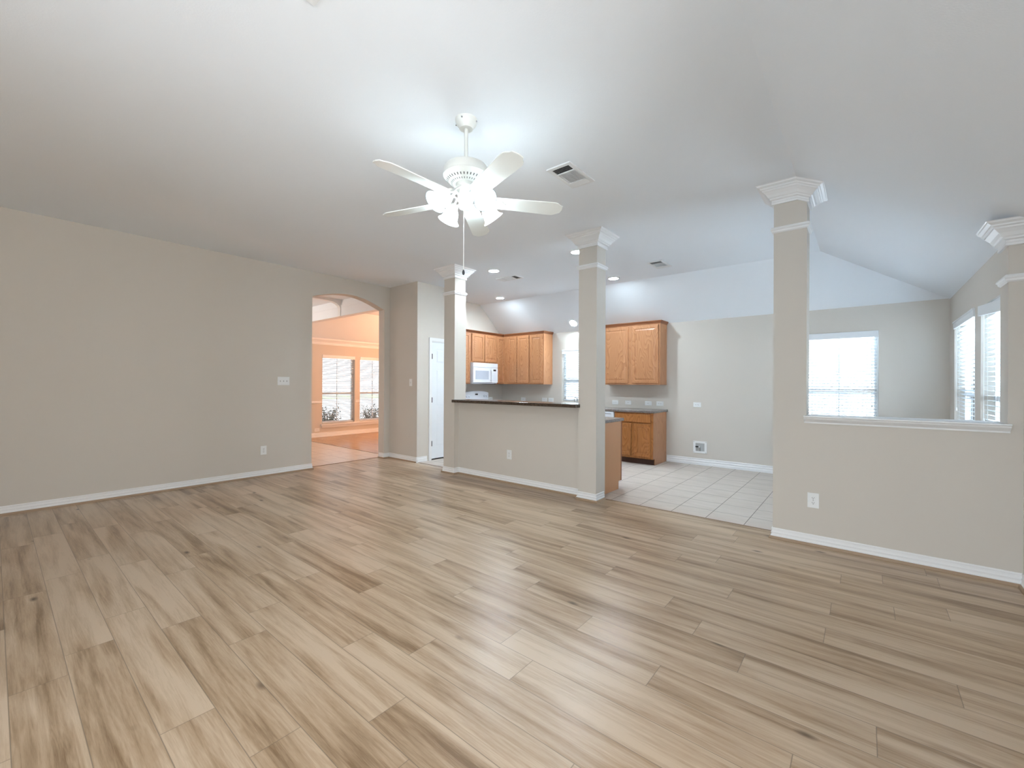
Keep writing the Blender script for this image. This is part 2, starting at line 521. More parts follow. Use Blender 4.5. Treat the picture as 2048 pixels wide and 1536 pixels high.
        if parent:
            o.parent = parent
        return o


def tag(o, label=None, cat=None, group=None, kind=None):
    if label: o['label'] = label
    if cat: o['category'] = cat
    if group: o['group'] = group
    if kind: o['kind'] = kind
    return o


def struct(o, label, cat):
    return tag(o, label, cat, kind='structure')


def thing(name, label, cat, loc=(0, 0, 0), rz=0.0, group=None, kind=None):
    o = bpy.data.objects.new(name, None)
    o.empty_display_size = 0.1
    COL.objects.link(o)
    o.location = loc
    o.rotation_euler = (0, 0, rz)
    return tag(o, label, cat, group, kind)


def copy_tree(o, parent=None):
    c = o.copy()
    COL.objects.link(c)
    c.parent = parent
    for ch in [x for x in bpy.data.objects if x.parent == o]:
        copy_tree(ch, c)
    return c


def dup(src, label, loc, rz=0.0):
    c = copy_tree(src)
    c.location = loc
    c.rotation_euler = (0, 0, rz)
    c['label'] = label
    return c


# ================================================================== THE SHELL
# ---- plank floor (one mesh, plank by plank)
PW, PLEN, PY0 = 0.1795, 1.243, 0.2285
JOINT = {0: -4.036, 1: -4.239, 2: -2.05, 3: -1.682, 4: -3.728, 5: -1.5, 6: -2.025, 7: -1.723, 8: -1.23, 9: -1.438, 10: -0.742, 11: 0.041,
         12: -0.45, 13: -0.704, 14: 0.324, 15: -0.159, 16: -0.657, 17: -0.15, 18: 0.142, 19: -0.859, 20: -0.12, 21: 0.102, 22: 0.395}


def plank_floor(name, rows, mat, z, thick):
    """rows: list of (y0, y1, xmin, xmax, joint, length)"""
    bm = bmesh.new()
    uvp = bm.loops.layers.uv.new('plank'); uve = bm.loops.layers.uv.new('edge')
    pid = bm.faces.layers.float.new('pid')
    rnd = random.Random(11)
    for (y0, y1, xa, xb, j, ln) in rows:
        k0 = math.floor((xa - j) / ln)
        x = j + k0 * ln
        while x < xb:
            a, b = max(x, xa), min(x + ln, xb)
            if b - a > 1e-4:
                # nine-patch so the seam is carried by the edge distance
                e = 0.004
                xs = [a, min(a + e, (a + b) / 2), max(b - e, (a + b) / 2), b]
                ys = [y0, y0 + e, y1 - e, y1]
                dxs = [0.0 if a == x else e, e, e, 0.0 if b == x + ln else e]
                dys = [0, e, e, 0]
                vs = [[bm.verts.new((xx, yy, z)) for yy in ys] for xx in xs]
                p = rnd.random()
                for i in range(3):
                    for q in range(3):
                        f = bm.faces.new((vs[i][q], vs[i + 1][q], vs[i + 1][q + 1], vs[i][q + 1]))
                        f[pid] = p
                        for l, (ii, qq) in zip(f.loops, ((i, q), (i + 1, q), (i + 1, q + 1), (i, q + 1))):
                            l[uvp].uv = (xs[ii] - x, ys[qq] - y0)
                            l[uve].uv = (dxs[ii], dys[qq])
            x += ln
    me = bpy.data.meshes.new(name)
    bm.to_mesh(me); bm.free()
    me.materials.append(mat)
    o = bpy.data.objects.new(name, me)
    COL.objects.link(o)
    return o


rows = []
rj = random.Random(5)
YEND = 4.548
k = -15
while True:
    y1 = PY0 + PW * k
    y0 = y1 - PW
    if y0 >= YEND: break
    j = JOINT.get(k, -3 + rj.random() * PLEN)
    rows.append((y0, min(y1, YEND), XL - 0.172, XR, j, PLEN))
    k += 1
floor = plank_floor('floor', rows, M_FLOOR, 0.0, 0.05)
struct(floor, 'light oak plank floor of the empty living room', 'floor')

b = MB(); b.box(-6.72, XR + 0.1, YEND, YK + 0.1, -0.06, -0.0005)
struct(b.build('floor_kitchen', M_TILE), 'cream square tile floor of the kitchen and breakfast corner', 'floor')
b = MB(); b.box(-10.6, XL - 0.172, 1.6, 4.69, -0.06, -0.0005)
struct(b.build('floor_foyer', M_TILE2), 'square tile floor seen through the arch, nearest the threshold', 'floor')
rows = []
y = 4.69
while y < 9.2:
    rows.append((y, y + 0.083, -10.6, -6.72, -10.0 + rj.random() * 1.5, 1.5))
    y += 0.083
fd = plank_floor('floor_dining', rows, M_WOOD2, 0.0, 0.05)
struct(fd, 'orange lit narrow wood strip floor in the room beyond the arch', 'floor')

# thresholds
def strip(name, label, pts):
    b = MB(); b.box(*pts, bev=0.002)
    return struct(b.build(name, M_THRESH), label, 'threshold strip')
strip('trim_1', 'thin tan strip where the planks meet the kitchen tile', (-2.33, -0.63, YEND - 0.012, YEND + 0.016, -0.01, 0.004))
strip('trim_2', 'thin tan strip where the planks meet the tile before the white door', (X1 + 0.02, -4.94, YEND - 0.012 + 0.05, YEND + 0.07, -0.01, 0.004))
strip('trim_3', 'dark tan strip across the floor under the arch', (XL - 0.185, XL - 0.155, 3.17, 4.455, -0.01, 0.005))
strip('trim_4', 'thin dark strip between the tile and the orange wood floor beyond the arch', (-10.4, XL - 0.3, 4.68, 4.70, -0.01, 0.004))

# ---- ceiling (flat, one slope to the right wall, one to the kitchen back wall)
b = MB()
A0 = (-10.6, YW0 - 0.1)
b.poly([(XL - 0.1, YW0 - 0.1, HC), (XF, YW0 - 0.1, HC), (XF, YF, HC), (XL - 0.1, YF, HC)])
b.poly([(XF, YW0 - 0.1, HC), (XR + 0.02, YW0 - 0.1, H8 - 0.02 * SLX), (XR + 0.02, YK + 0.02, H8 - 0.02 * SLX), (XF, YF, HC)])
b.poly([(XL - 0.1, YF, HC), (XF, YF, HC), (XR + 0.02, YK + 0.02, H8 - 0.02 * SLX), (XL - 0.1, YK + 0.02, H8 - 0.02 * SLY)])
o = b.build('ceiling', M_CEIL, recalc=False)
struct(o, 'white textured ceiling, flat over the room and sloping down at the right and at the kitchen wall', 'ceiling')

# ---- left wall with the arch
ARCH = [(3.163, 2.690), (3.22, 2.712), (3.29, 2.733), (3.38, 2.758), (3.48, 2.784), (3.58, 2.802), (3.69, 2.815), (3.80, 2.820), (3.90, 2.817), (4.0, 2.803), (4.1, 2.782), (4.2, 2.752), (4.3, 2.717), (4.4, 2.678), (4.462, 2.655)]
poly = [(YW0, 0), (3.163, 0)] + ARCH + [(4.462, 0), (YR, 0), (YR, 3.3), (YW0, 3.3)]
b = MB(); b.prism(poly, 'x', XL - 0.172, XL)
struct(b.build('wall_left', M_WALL), 'long plain greige wall on the left with the arched opening', 'wall')

# ---- pantry block: return wall facing the room and side wall with the white door
DY0, DY1, DZ = 4.885, 5.60, 2.085
poly = [(XL - 0.172, 0), (X1, 0), (X1, 3.3), (XL - 0.172, 3.3)]
b = MB(); b.prism(poly, 'y', YR, YR + 0.12)
struct(b.build('wall_return', M_WALL), 'narrow warm greige wall between the arch and the white door', 'wall')
poly = [(YR + 0.12, 0), (DY0, 0), (DY0, DZ), (DY1, DZ), (DY1, 0), (5.72, 0), (5.72, 3.3), (YR + 0.12, 3.3)]
b = MB(); b.prism(poly, 'x', X1 - 0.12, X1)
struct(b.build('wall_pantry', M_WALL), 'cool lit wall that holds the white panelled door', 'wall')
b = MB(); b.box(XKL, X1 - 0.12, 5.60, 5.72, 0, 3.3)
struct(b.build('wall_pantry_back', M_WALL), 'pantry end wall beside the kitchen cabinets', 'wall')
# kitchen left wall, back wall, right wall
b = MB(); b.box(XKL - 0.15, XKL, YR + 0.12, YK + 0.15, 0, 3.3)
struct(b.build('wall_kitchen_left', M_WALL), 'kitchen wall behind the range and microwave', 'wall')
WK = (-4.855, -3.95, 1.0, 2.06)      # kitchen window x0 x1 z0 z1
WN = (-0.70, 0.152, 0.62, 2.085)     # breakfast corner window
b = MB()
for (x0, x1, z0, z1) in ((XKL, WK[0], 0, 3.3), (WK[0], WK[1], 0, WK[2]), (WK[0], WK[1], WK[3], 3.3), (WK[1], WN[0], 0, 3.3), (WN[0], WN[1], 0, WN[2]), (WN[0], WN[1], WN[3], 3.3), (WN[1], XR + 0.15, 0, 3.3)):
    b.box(x0, x1, YK, YK + 0.15, z0, z1)
struct(b.build('wall_back', M_WALL), 'pale back wall of the kitchen and breakfast corner', 'wall')
WA = (5.985, 7.19, 0.62, 2.095)
WB = (4.70, 5.72, 0.62, 2.055)
WC = (-1.8, 1.4, 0.5, 2.15)  # unseen opening added to let the side fill in
b = MB()
for (y0, y1, z0, z1) in ((YW0, WC[0], 0, 3.3), (WC[0], WC[1], 0, WC[2]), (WC[0], WC[1], WC[3], 3.3), (WC[1], WB[0], 0, 3.3), (WB[0], WB[1], 0, WB[2]), (WB[0], WB[1], WB[3], 3.3), (WB[1], WA[0], 0, 3.3), (WA[0], WA[1], 0, WA[2]), (WA[0], WA[1], WA[3], 3.3), (WA[1], YK, 0, 3.3)):
    b.box(XR, XR + 0.15, y0, y1, z0, z1)
struct(b.build('wall_right', M_WALL), 'right outside wall with the two tall blind-covered windows', 'wall')
# wall behind the camera with a broad window opening
b = MB()
for (x0, x1, z0, z1) in ((XL - 0.172, -2.1, 0, 3.3), (-2.1, 0.76, 0, 0.5), (-2.1, 0.76, 2.25, 3.3), (0.76, XR + 0.15, 0, 3.3)):
    b.box(x0, x1, YW0 - 0.15, YW0, z0, z1)
struct(b.build('wall_front', M_WALL), 'living room wall with the wide garden window', 'wall')

# ---- rooms beyond the arch
XD = -10.46
b = MB()
W1 = (5.25, 6.135, 0.33, 2.06)
W2 = (6.285, 7.17, 0.33, 2.06)
for (y0, y1, z0, z1) in ((1.6, W1[0], 0, 3.3), (W1[0], W1[1], 0, W1[2]), (W1[0], W1[1], W1[3], 3.3), (W1[1], W2[0], 0, 3.3), (W2[0], W2[1], 0, W2[2]), (W2[0], W2[1], W2[3], 3.3), (W2[1], 9.2, 0, 3.3)):
    b.box(XD - 0.15, XD, y0, y1, z0, z1)
struct(b.build('wall_dining_window', M_WALL), 'orange lit wall with two blind-covered windows seen through the arch', 'wall')
b = MB(); b.box(XD, -6.72, 9.1, 9.2, 0, 3.3)
struct(b.build('wall_dining_end', M_WALL), 'end wall of the orange lit room beyond the arch', 'wall')
b = MB(); b.box(-6.80, -6.66, 4.69, 9.1, 0, 3.3)
struct(b.build('wall_dining_inner', M_WALL), 'inner wall of the orange lit room backing the kitchen', 'wall')
b = MB(); b.box(XD, XL - 0.172, 1.5, 1.6, 0, 3.3)
struct(b.build('wall_foyer_end', M_WALL), 'end wall of the foyer beyond the arch', 'wall')
b = MB(); b.box(XD, -6.80, 4.69, 4.835, 2.765, 3.3)
b.sweep([(0, 0.03), (0.008, 0.03), (0.008, -0.01), (0, -0.01)], [(XD, 4.69), (-6.8, 4.69)], zfun=lambda x, y: 2.965)
struct(b.build('wall_header', M_CEIL), 'white header beam crossing above the floor beyond the arch', 'wall')
# second, rounded arch rib standing off the header
rib = [(4.69, 2.765), (4.69, 3.3), (3.2, 3.3), (3.2, 2.985), (3.9, 3.045), (4.2, 3.062), (4.40, 3.058), (4.52, 3.045), (4.60, 3.018), (4.65, 2.985), (4.672, 2.94), (4.676, 2.765)]
b = MB(); b.prism(rib, 'x', -8.66, -8.56)
struct(b.build('wall_arch_rib', M_TRIM), 'slim white rounded arch rib under the white ceiling beyond the arch', 'wall')
b = MB(); b.poly([(XD, 1.5, HC + 0.03), (-6.7, 1.5, HC + 0.03), (-6.7, 4.75, HC + 0.03), (XD, 4.75, HC + 0.03)])
struct(b.build('ceiling_foyer', M_CEIL, recalc=False), 'white ceiling beyond the arch', 'ceiling')
b = MB()
b.poly([(XD, 4.75, 2.46), (-9.55, 4.75, HC), (-9.55, 9.2, HC), (XD, 9.2, 2.46)])
b.poly([(-9.55, 4.75, HC), (-6.7, 4.75, HC), (-6.7, 9.2, HC), (-9.55, 9.2, HC)])
struct(b.build('ceiling_dining', M_CEIL, recalc=False), 'orange lit sloping ceiling beyond the header', 'ceiling')
CROWN = [(0, -0.15), (0.008, -0.15), (0.01, -0.13), (0.02, -0.125), (0.022, -0.10), (0.05, -0.06), (0.075, -0.035), (0.078, -0.012), (0.085, -0.01), (0.085, 0), (0, 0)]
b = MB(); b.sweep(CROWN, [(XD, 9.1), (XD, 1.6)][::-1], zfun=lambda x, y: 2.46)
struct(b.build('trim_5', M_TRIM), 'orange lit crown moulding above the windows beyond the arch', 'crown moulding')
RAIL = [(0, 0.03), (0.014, 0.03), (0.02, 0.015), (0.012, 0.0), (0.02, -0.015), (0.01, -0.03), (0, -0.03)]
b = MB()
for y0, y1 in ((1.6, W1[0] - 0.02), (W1[1] + 0.02, W2[0] - 0.02), (W2[1] + 0.02, 9.1)):
    b.sweep(RAIL, [(XD, y0), (XD, y1)], zfun=lambda x, y: 0.87)
struct(b.build('trim_6', M_TRIM), 'orange lit chair rail between the windows beyond the arch', 'chair rail')

# ---- half walls of the bar and of the breakfast corner
b = MB(); b.box(COLS[0][1], COLS[1][0], YP, YC2 - 0.01, 0, 1.066)
struct(b.build('wall_bar', M_WALL), 'greige half wall under the dark bar top', 'wall')
b = MB(); b.box(COLS[2][1], C4[0], YB, YC2, 0, 1.035)
struct(b.build('wall_half', M_WALL), 'greige half wall below the white ledge at the right', 'wall')

# ---- columns
NECK = [(0, 0.024), (0.012, 0.022), (0.022, 0.010), (0.024, 0.0), (0.016, -0.006), (0.012, -0.02), (0, -0.028)]
CAP = [(0, -0.158), (0.014, -0.157), (0.016, -0.142), (0.012, -0.136), (0.014, -0.122), (0.028, -0.116), (0.030, -0.104), (0.040, -0.098), (0.052, -0.076), (0.070, -0.056),
       (0.078, -0.050), (0.080, -0.040), (0.092, -0.034), (0.094, -0.024), (0.112, -0.013), (0.116, -0.004), (0.122, 0.0), (0.05, 0.0), (0, 0.0)]
BASE = [(0, 0.092), (0.006, 0.092), (0.009, 0.086), (0.009, 0.080), (0.006, 0.077), (0.007, 0.064), (0.012, 0.056), (0.012, 0.050), (0.009, 0.046), (0.010, 0.036), (0.015, 0.028), (0.015, 0.0), (0, 0.0)]
SHOE = [(0.013, 0.022), (0.018, 0.021), (0.024, 0.016), (0.028, 0.006), (0.028, 0.0), (0.013, 0.0)]


def ring(x0, x1, y0, y1, extra=()):
    """outline walked so the outside is on the right hand"""
    front = sorted([x for x in extra if x0 < x < x1])
    return [(x0, y1)] + [(x0, y0)] + [(x, y0) for x in front] + [(x1, y0), (x1, y1)] + [(x, y1) for x in reversed(front)]


def slope_x(x, y):
    return -max(0.0, x - XF) * SLX


def column(label, x0, x1, zt, zn, zcap, kind_cap='full'):
    t = thing('column', label, 'column', ((x0 + x1) / 2, (YB + YC2) / 2, 0), kind='structure')
    L = t.location
    b = MB(); b.box(x0, x1, YB, YC2, 0, zt)
    b.build('shaft', M_WALL, t, off=L)
    if kind_cap == 'side':
        pth = [(x1 - 0.001, YC2), (x0, YC2), (x0, YB), (x1 - 0.001, YB)]
        pn = [(x0, YC2), (x0, YB), (x1 - 0.001, YB)]
        b = MB(); b.sweep(CAP, pn, zfun=lambda x, y: zcap)
        b.build('capital', M_TRIM, t, off=L)
        b = MB(); b.sweep(NECK, pn, zfun=lambda x, y: zn)
        b.build('necking', M_TRIM, t, off=L)
        return t
    ex = (XF,) if kind_cap == 'bent' else ()
    zf = (lambda x, y: zcap + slope_x(x, y)) if kind_cap == 'bent' else (lambda x, y: zcap)
    # walk: outside on the right
    b = MB(); b.sweep(CAP, ring(x0, x1, YB, YC2, ex), True, zf)
    b.build('capital', M_TRIM, t, off=L)
    b = MB(); b.sweep(NECK, ring(x0, x1, YB, YC2), True, lambda x, y: zn)
    b.build('necking', M_TRIM, t, off=L)
    return t


c1 = column('square column at the left end of the dark bar top', *COLS[0], HC - 0.01, 2.70, HC)
c2 = column('square column at the right end of the dark bar top', *COLS[1], HC - 0.01, 2.70, HC)
c3 = column('square column at the left end of the white ledge', *COLS[2], HC - 0.03, 2.695, HC, 'bent')
c4 = column('slim half column against the right outside wall', C4[0], C4[1], H8 + 0.03, 2.067, 2.443, 'side')

# ledge on the half wall
b = MB()
b.box(COLS[2][1], C4[0], YB - 0.012, YC2 + 0.012, 1.06, 1.082)
LEDGE = [(0, 0.0), (0.058, 0.0), (0.060, -0.008), (0.050, -0.014), (0.044, -0.026), (0.026, -0.042), (0.014, -0.050), (0.012, -0.062), (0, -0.062)]
b.sweep(LEDGE, [(COLS[2][1] - 0.015, YB), (C4[0] + 0.010, YB)], zfun=lambda x, y: 1.082)
b.sweep(LEDGE, [(C4[0], YC2), (COLS[2][1], YC2)], zfun=lambda x, y: 1.082)
struct(b.build('sill_ledge', M_TRIM), 'white moulded ledge on the half wall between two columns', 'ledge')

# ---- baseboards
def baseboard(name, label, path, shoe=True, closed=False, hgt=1.0):
    b = MB(); b.sweep([(d, z * hgt) for d, z in BASE], path, closed)
    o = b.build(name, M_TRIM)
    struct(o, label, 'baseboard')
    if shoe:
        b = MB(); b.sweep(SHOE, path, closed)
        b.build('shoe_moulding', M_SHOE, o)
    return o


baseboard('baseboard_left', 'white baseboard along the long left wall', [(XL, YW0), (XL, 3.163), (XL - 0.05, 3.163)])
baseboard('baseboard_return', 'white baseboard under the narrow wall beside the arch',
          [(XL - 0.15, 4.462), (XL, 4.462), (XL, YR), (X1, YR)])
baseboard('baseboard_pantry', 'white baseboard between the wall corner and the white door', [(X1, YR), (X1, 4.79)], shoe=False)
baseboard('baseboard_bar', 'white baseboard along the bar half wall and its two columns',
          [(COLS[0][0], YC2 - 0.03), (COLS[0][0], YB), (COLS[0][1], YB), (COLS[0][1], YP), (COLS[1][0], YP), (COLS[1][0], YB), (COLS[1][1], YB), (COLS[1][1], YC2 - 0.03)])
baseboard('baseboard_half', 'white baseboard along the half wall under the white ledge', [(COLS[2][0], YC2 - 0.03), (COLS[2][0], YB), (XR, YB), (XR, YW0)])
baseboard('baseboard_back', 'white baseboard along the pale back wall beside the oak base cabinet', [(-2.672, YK), (XR, YK)], shoe=False, hgt=1.22)
baseboard('baseboard_dining', 'orange lit baseboard under the windows beyond the arch', [(XD, 1.6), (XD, 9.1)], shoe=False, hgt=1.2)


# ================================================================== WINDOWS
def window(name, label, axis, plane, inward, a0, a1, z0, z1, stool=False):
    """frame set back in the wall; axis: the wall's running axis; inward: +1/-1 direction into the room"""
    t = thing(name, label, 'window', kind='structure')
    def bx(mb, u0, u1, d0, d1, w0, w1):
        # u along wall, d depth outwards from wall face
        lo, hi = sorted((plane - inward * d0, plane - inward * d1))
        if axis == 'x':
            mb.box(u0, u1, lo, hi, w0, w1)
        else:
            mb.box(lo, hi, u0, u1, w0, w1)
    fw = 0.045
    b = MB()
    bx(b, a0, a0 + fw, 0.085, 0.145, z0, z1); bx(b, a1 - fw, a1, 0.085, 0.145, z0, z1)
    bx(b, a0, a1, 0.085, 0.145, z1 - fw, z1); bx(b, a0, a1, 0.085, 0.145, z0, z0 + fw)
    zm = (z0 + z1) / 2 - 0.11
    bx(b, a0, a1, 0.08, 0.135, zm - 0.025, zm + 0.025)
    bx(b, (a0 + a1) / 2 - 0.008, (a0 + a1) / 2 + 0.008, 0.105, 0.12, z0, z1)
    b.build('frame', M_VINYL, t)
    b = MB(); bx(b, a0 + fw, a1 - fw, 0.112, 0.116, z0 + fw, z1 - fw)
    b.build('pane', M_GLASS, t)
    if stool:
        b = MB(); bx(b, a0 - 0.05, a1 + 0.05, -0.045, 0.08, z0 - 0.022, z0)
        bx(b, a0 - 0.03, a1 + 0.03, -0.016, 0.0, z0 - 0.09, z0 - 0.022)
        b.build('sill', M_TRIM, t)
    return t


def blind(label, axis, plane, inward, a0, a1, z0, z1, tilt, pitch=0.043, gap=0.02, wand=True, valance=True, drop_val=None, sl_w=0.05, val_out=0.012):
    t = thing('window_blind', label, 'blind')
    ud = lambda u, d, z: ((u, plane - inward * d, z) if axis == 'x' else (plane - inward * d, u, z))
    def bx(mb, u0, u1, d0, d1, w0, w1):
        lo, hi = sorted((plane - inward * d0, plane - inward * d1))
        if axis == 'x':
            mb.box(u0, u1, lo, hi, w0, w1)
        else:
            mb.box(lo, hi, u0, u1, w0, w1)
    dc = 0.045
    b = MB()
    z = z1 - 0.115
    hw = sl_w / 2
    while z > z0 + 0.05:
        c, s = math.cos(tilt) * hw, math.sin(tilt) * hw
        # slat leans: inner edge at z - s, outer edge at z + s; slight crown
        pr = [(dc - c, z - s), (dc, z + 0.003), (dc + c, z + s)]
        th = 0.0022
        for (d0, w0), (d1, w1) in zip(pr, pr[1:]):
            q = [ud(a0 + gap, d0, w0), ud(a1 - gap, d0, w0), ud(a1 - gap, d1, w1), ud(a0 + gap, d1, w1)]
            q2 = [(x, y, zz - th) for x, y, zz in q]
            vs = [b.bm.verts.new(p) for p in q + q2]
            for f in ((0, 1, 2, 3), (7, 6, 5, 4), (0, 4, 5, 1), (1, 5, 6, 2), (2, 6, 7, 3), (3, 7, 4, 0)):
                b.bm.faces.new([vs[i] for i in f])
        z -= pitch
    zb = z
    b.build('slats', M_SLAT, t)
    b = MB(); bx(b, a0 + 0.006, a1 - 0.006, 0.015, 0.075, z1 - 0.055, z1 - 0.004)
    b.build('headrail', M_VAL, t)
    b = MB(); bx(b, a0 + gap, a1 - gap, 0.022, 0.068, z0 + 0.012, z0 + 0.032)
    b.build('bottom_rail', M_VAL, t)
    if valance:
        b = MB()
        bx(b, a0 + 0.002, a1 - 0.002, -val_out, 0.004, z1 - 0.088, z1 - 0.003)
        bx(b, a0 + 0.002, a1 - 0.002, -val_out - 0.006, -val_out, z1 - 0.022, z1 - 0.006)
        o = b.build('valance', M_VAL, t)
    b = MB()
    n = 3 if a1 - a0 > 0.8 else 2
    for i in range(n):
        u = a0 + (a1 - a0) * (0.14 + 0.72 * i / (n - 1))
        for dd in (dc - hw * 0.95, dc + hw * 0.95):
            p0, p1 = ud(u, dd, z0 + 0.03), ud(u, dd, z1 - 0.05)
            b.tube([p0, p1], 0.0014, 5)
    b.build('ladder_cord', M_CORD, t)
    if wand:
        u = a1 - 0.07
        b = MB(); b.tube([ud(u, dc - hw - 0.012, z1 - 0.06), ud(u, dc - hw - 0.012, z1 - 1.0)], 0.0025, 6)
        b.lathe([(0, 0.02), (0.006, 0.015), (0.009, -0.02), (0, -0.022)], ud(u, dc - hw - 0.012, z1 - 1.02), 8)
        b.build('pull_cord', M_CORD, t)
    return t


window('window_1', 'left of the two windows seen through the arch', 'y', XD, 1, *W1)
window('window_2', 'window seen through the arch that its right jamb cuts off', 'y', XD, 1, *W2)
b = MB(); b.box(XD - 0.08, XD + 0.05, 5.21, 7.22, 0.285, 0.318); b.box(XD, XD + 0.018, 5.24, 7.19, 0.225, 0.285)
struct(b.build('trim_7', M_TRIM), 'orange lit window stool under both windows beyond the arch', 'window sill')
window('window_3', 'kitchen window between the oak wall cabinets and the column', 'x', YK, -1, *WK, stool=False)
window('window_4', 'breakfast corner window above the white ledge', 'x', YK, -1, *WN)
window('window_5', 'window on the right wall nearer the corner', 'y', XR, -1, *WA)
window('window_6', 'window on the right wall beside the half column', 'y', XR, -1, *WB)
window('window_8', 'unseen window added for side light beside the camera on the right outside wall', 'y', XR, -1, *WC)
t = window('window_7', 'wide garden window of the living room', 'x', YW0, 1, -2.1, 0.76, 0.5, 2.25)

blind('white slatted blind on the left window seen through the arch', 'y', XD, 1, *W1, tilt=math.radians(-15), wand=False)
blind('white slatted blind on the window cut off by the right side of the arch', 'y', XD, 1, *W2, tilt=math.radians(-15), wand=False)
blind('white slatted blind on the kitchen window beside the column', 'x', YK, -1, *WK, tilt=math.radians(-20), wand=False)
blind('wide white slatted blind above the white ledge on the back wall', 'x', YK, -1, *WN, tilt=math.radians(-24))
blind('nearly closed white blind by the corner of the right wall', 'y', XR, -1, *WA, tilt=math.radians(-22))
blind('open white blind with a slipped valance beside the half column', 'y', XR, -1, *WB, tilt=math.radians(-6), valance=False)
# slipped valance of the last blind: its far end has dropped
_bl = [o for o in bpy.data.objects if o.parent is None and o.name.startswith('window_blind') and 'slipped' in o.get('label', '')][0]
b = MB()
b.box(-0.012, 0.006, -0.42, 0.42, -0.045, 0.045, bev=0.003)
b.xform(Matrix.Translation((XR - 0.012, 5.28, 1.985)) @ Matrix.Rotation(math.radians(4.5), 4, 'X'))
b.build('valance', M_VAL, _bl)


# ================================================================== DOOR OF THE PANTRY
def panel_door():
    t = thing('door_1', 'white six panel door beside the bar column', 'door', kind='structure')
    # casing
    cw = 0.058
    b = MB()
    for d, u0, u1 in ((0.012, 0.004, 0.022), (0.016, 0.022, 0.040), (0.019, 0.040, cw)):
        b.box(X1, X1 + d, DY0 - u1, DY0 - u0, 0, DZ + u1)
        b.box(X1, X1 + d, DY1 + u0, DY1 + u1, 0, DZ + u1)
        b.box(X1, X1 + d, DY0 - u0, DY1 + u0, DZ + u0, DZ + u1)
    b.build('casing', M_TRIM, t)
    # jamb
    b = MB(); b.box(X1 - 0.12, X1, DY0 - 0.004, DY0 + 0.012, 0, DZ); b.box(X1 - 0.12, X1, DY1 - 0.012, DY1 + 0.004, 0, DZ); b.box(X1 - 0.12, X1, DY0, DY1, DZ - 0.012, DZ)
    b.build('jamb', M_TRIM, t)
    # slab with raised panels
    y0, y1, z0, z1 = DY0 + 0.015, DY1 - 0.015, 0.022, DZ - 0.015
    xf = X1 - 0.012
    b = MB(); b.box(xf - 0.035, xf - 0.006, y0, y1, z0, z1)
    st, w = 0.10, (y1 - y0)
    pw = (w - 3 * st) / 2 + 0.0
    cols = [(y0 + st, y0 + st + pw), (y1 - st - pw, y1 - st)]
    rws = [(z0 + 0.21, z0 + 0.80), (z0 + 0.92, z0 + 1.58), (z0 + 1.68, z0 + 1.93)]
    # frame members
    b.box(xf - 0.008, xf, y0, cols[0][0], z0, z1); b.box(xf - 0.008, xf, cols[0][1], cols[1][0], z0, z1); b.box(xf - 0.008, xf, cols[1][1], y1, z0, z1)
    for ca, cb in cols:
        zz = z0
        for ra, rb in rws:
            b.box(xf - 0.008, xf, ca, cb, zz, ra); zz = rb
            # bevelled field
            lo = [(xf - 0.0065, ca + 0.016, ra + 0.016), (xf - 0.0065, cb - 0.016, ra + 0.016), (xf - 0.0065, cb - 0.016, rb - 0.016), (xf - 0.0065, ca + 0.016, rb - 0.016)]
            hi = [(xf - 0.001, ca + 0.036, ra + 0.036), (xf - 0.001, cb - 0.036, ra + 0.036), (xf - 0.001, cb - 0.036, rb - 0.036), (xf - 0.001, ca + 0.036, rb - 0.036)]
            a = [b.bm.verts.new(p) for p in lo]; c = [b.bm.verts.new(p) for p in hi]
            for i in range(4):
                b.bm.faces.new((a[i], a[(i + 1) % 4], c[(i + 1) % 4], c[i]))
            b.bm.faces.new(c)
        b.box(xf - 0.008, xf, ca, cb, zz, z1)
    b.build('slab', M_DOOR, t)
    b = MB(); b.box(X1 - 0.10, X1 - 0.02, DY0 + 0.013, DY1 - 0.013, 0.0, 0.006)
    b.build('threshold', M_DARK, t)  # dark strip put in for the shade of the gap under the door
    for hz in (0.29, 1.055, 1.82):
        b = MB(); b.tube([(X1 + 0.001, DY0 + 0.011, hz - 0.045), (X1 + 0.001, DY0 + 0.011, hz + 0.045)], 0.0065, 10)
        b.box(X1 - 0.012, X1 - 0.004, DY0 + 0.006, DY0 + 0.03, hz - 0.045, hz + 0.045)
        b.build('hinge', M_HINGE, t)
    return t


panel_door()


# ================================================================== KITCHEN
def door_mesh(w, h, th=0.019, fr=0.052):
    """raised panel cabinet door: local x 0..w, z 0..h, face at y = -th"""
    b = MB()
    def rect(i, y):
        return [(i, y, i), (w - i, y, i), (w - i, y, h - i), (i, y, h - i)]
    f2 = min(fr, w * 0.22)
    levels = [(0.0, 0.0), (0.0, -th + 0.005), (0.005, -th), (f2, -th), (f2 + 0.004, -th + 0.0075), (f2 + 0.010, -th + 0.0075), (f2 + 0.034, -th + 0.0015)]
    prev = None
    for i, y in levels:
        cur = [b.bm.verts.new(p) for p in rect(i, y)]
        if prev:
            for k in range(4):
                b.bm.faces.new((prev[k], prev[(k + 1) % 4], cur[(k + 1) % 4], cur[k]))
        else:
            b.bm.faces.new(cur)
        prev = cur
    b.bm.faces.new(prev)
    return b


def drawer_mesh(w, h, th=0.019):
    b = MB()
    prev = None
    for i, y in [(0.0, 0.0), (0.0, -th + 0.006), (0.006, -th), (0.02, -th), (0.03, -th + 0.001)]:
        cur = [b.bm.verts.new(p) for p in ((i, y, i), (w - i, y, i), (w - i, y, h - i), (i, y, h - i))]
        if prev:
            for k in range(4):
                b.bm.faces.new((prev[k], prev[(k + 1) % 4], cur[(k + 1) % 4], cur[k]))
        else:
            b.bm.faces.new(cur)
        prev = cur
    b.bm.faces.new(prev)
    return b


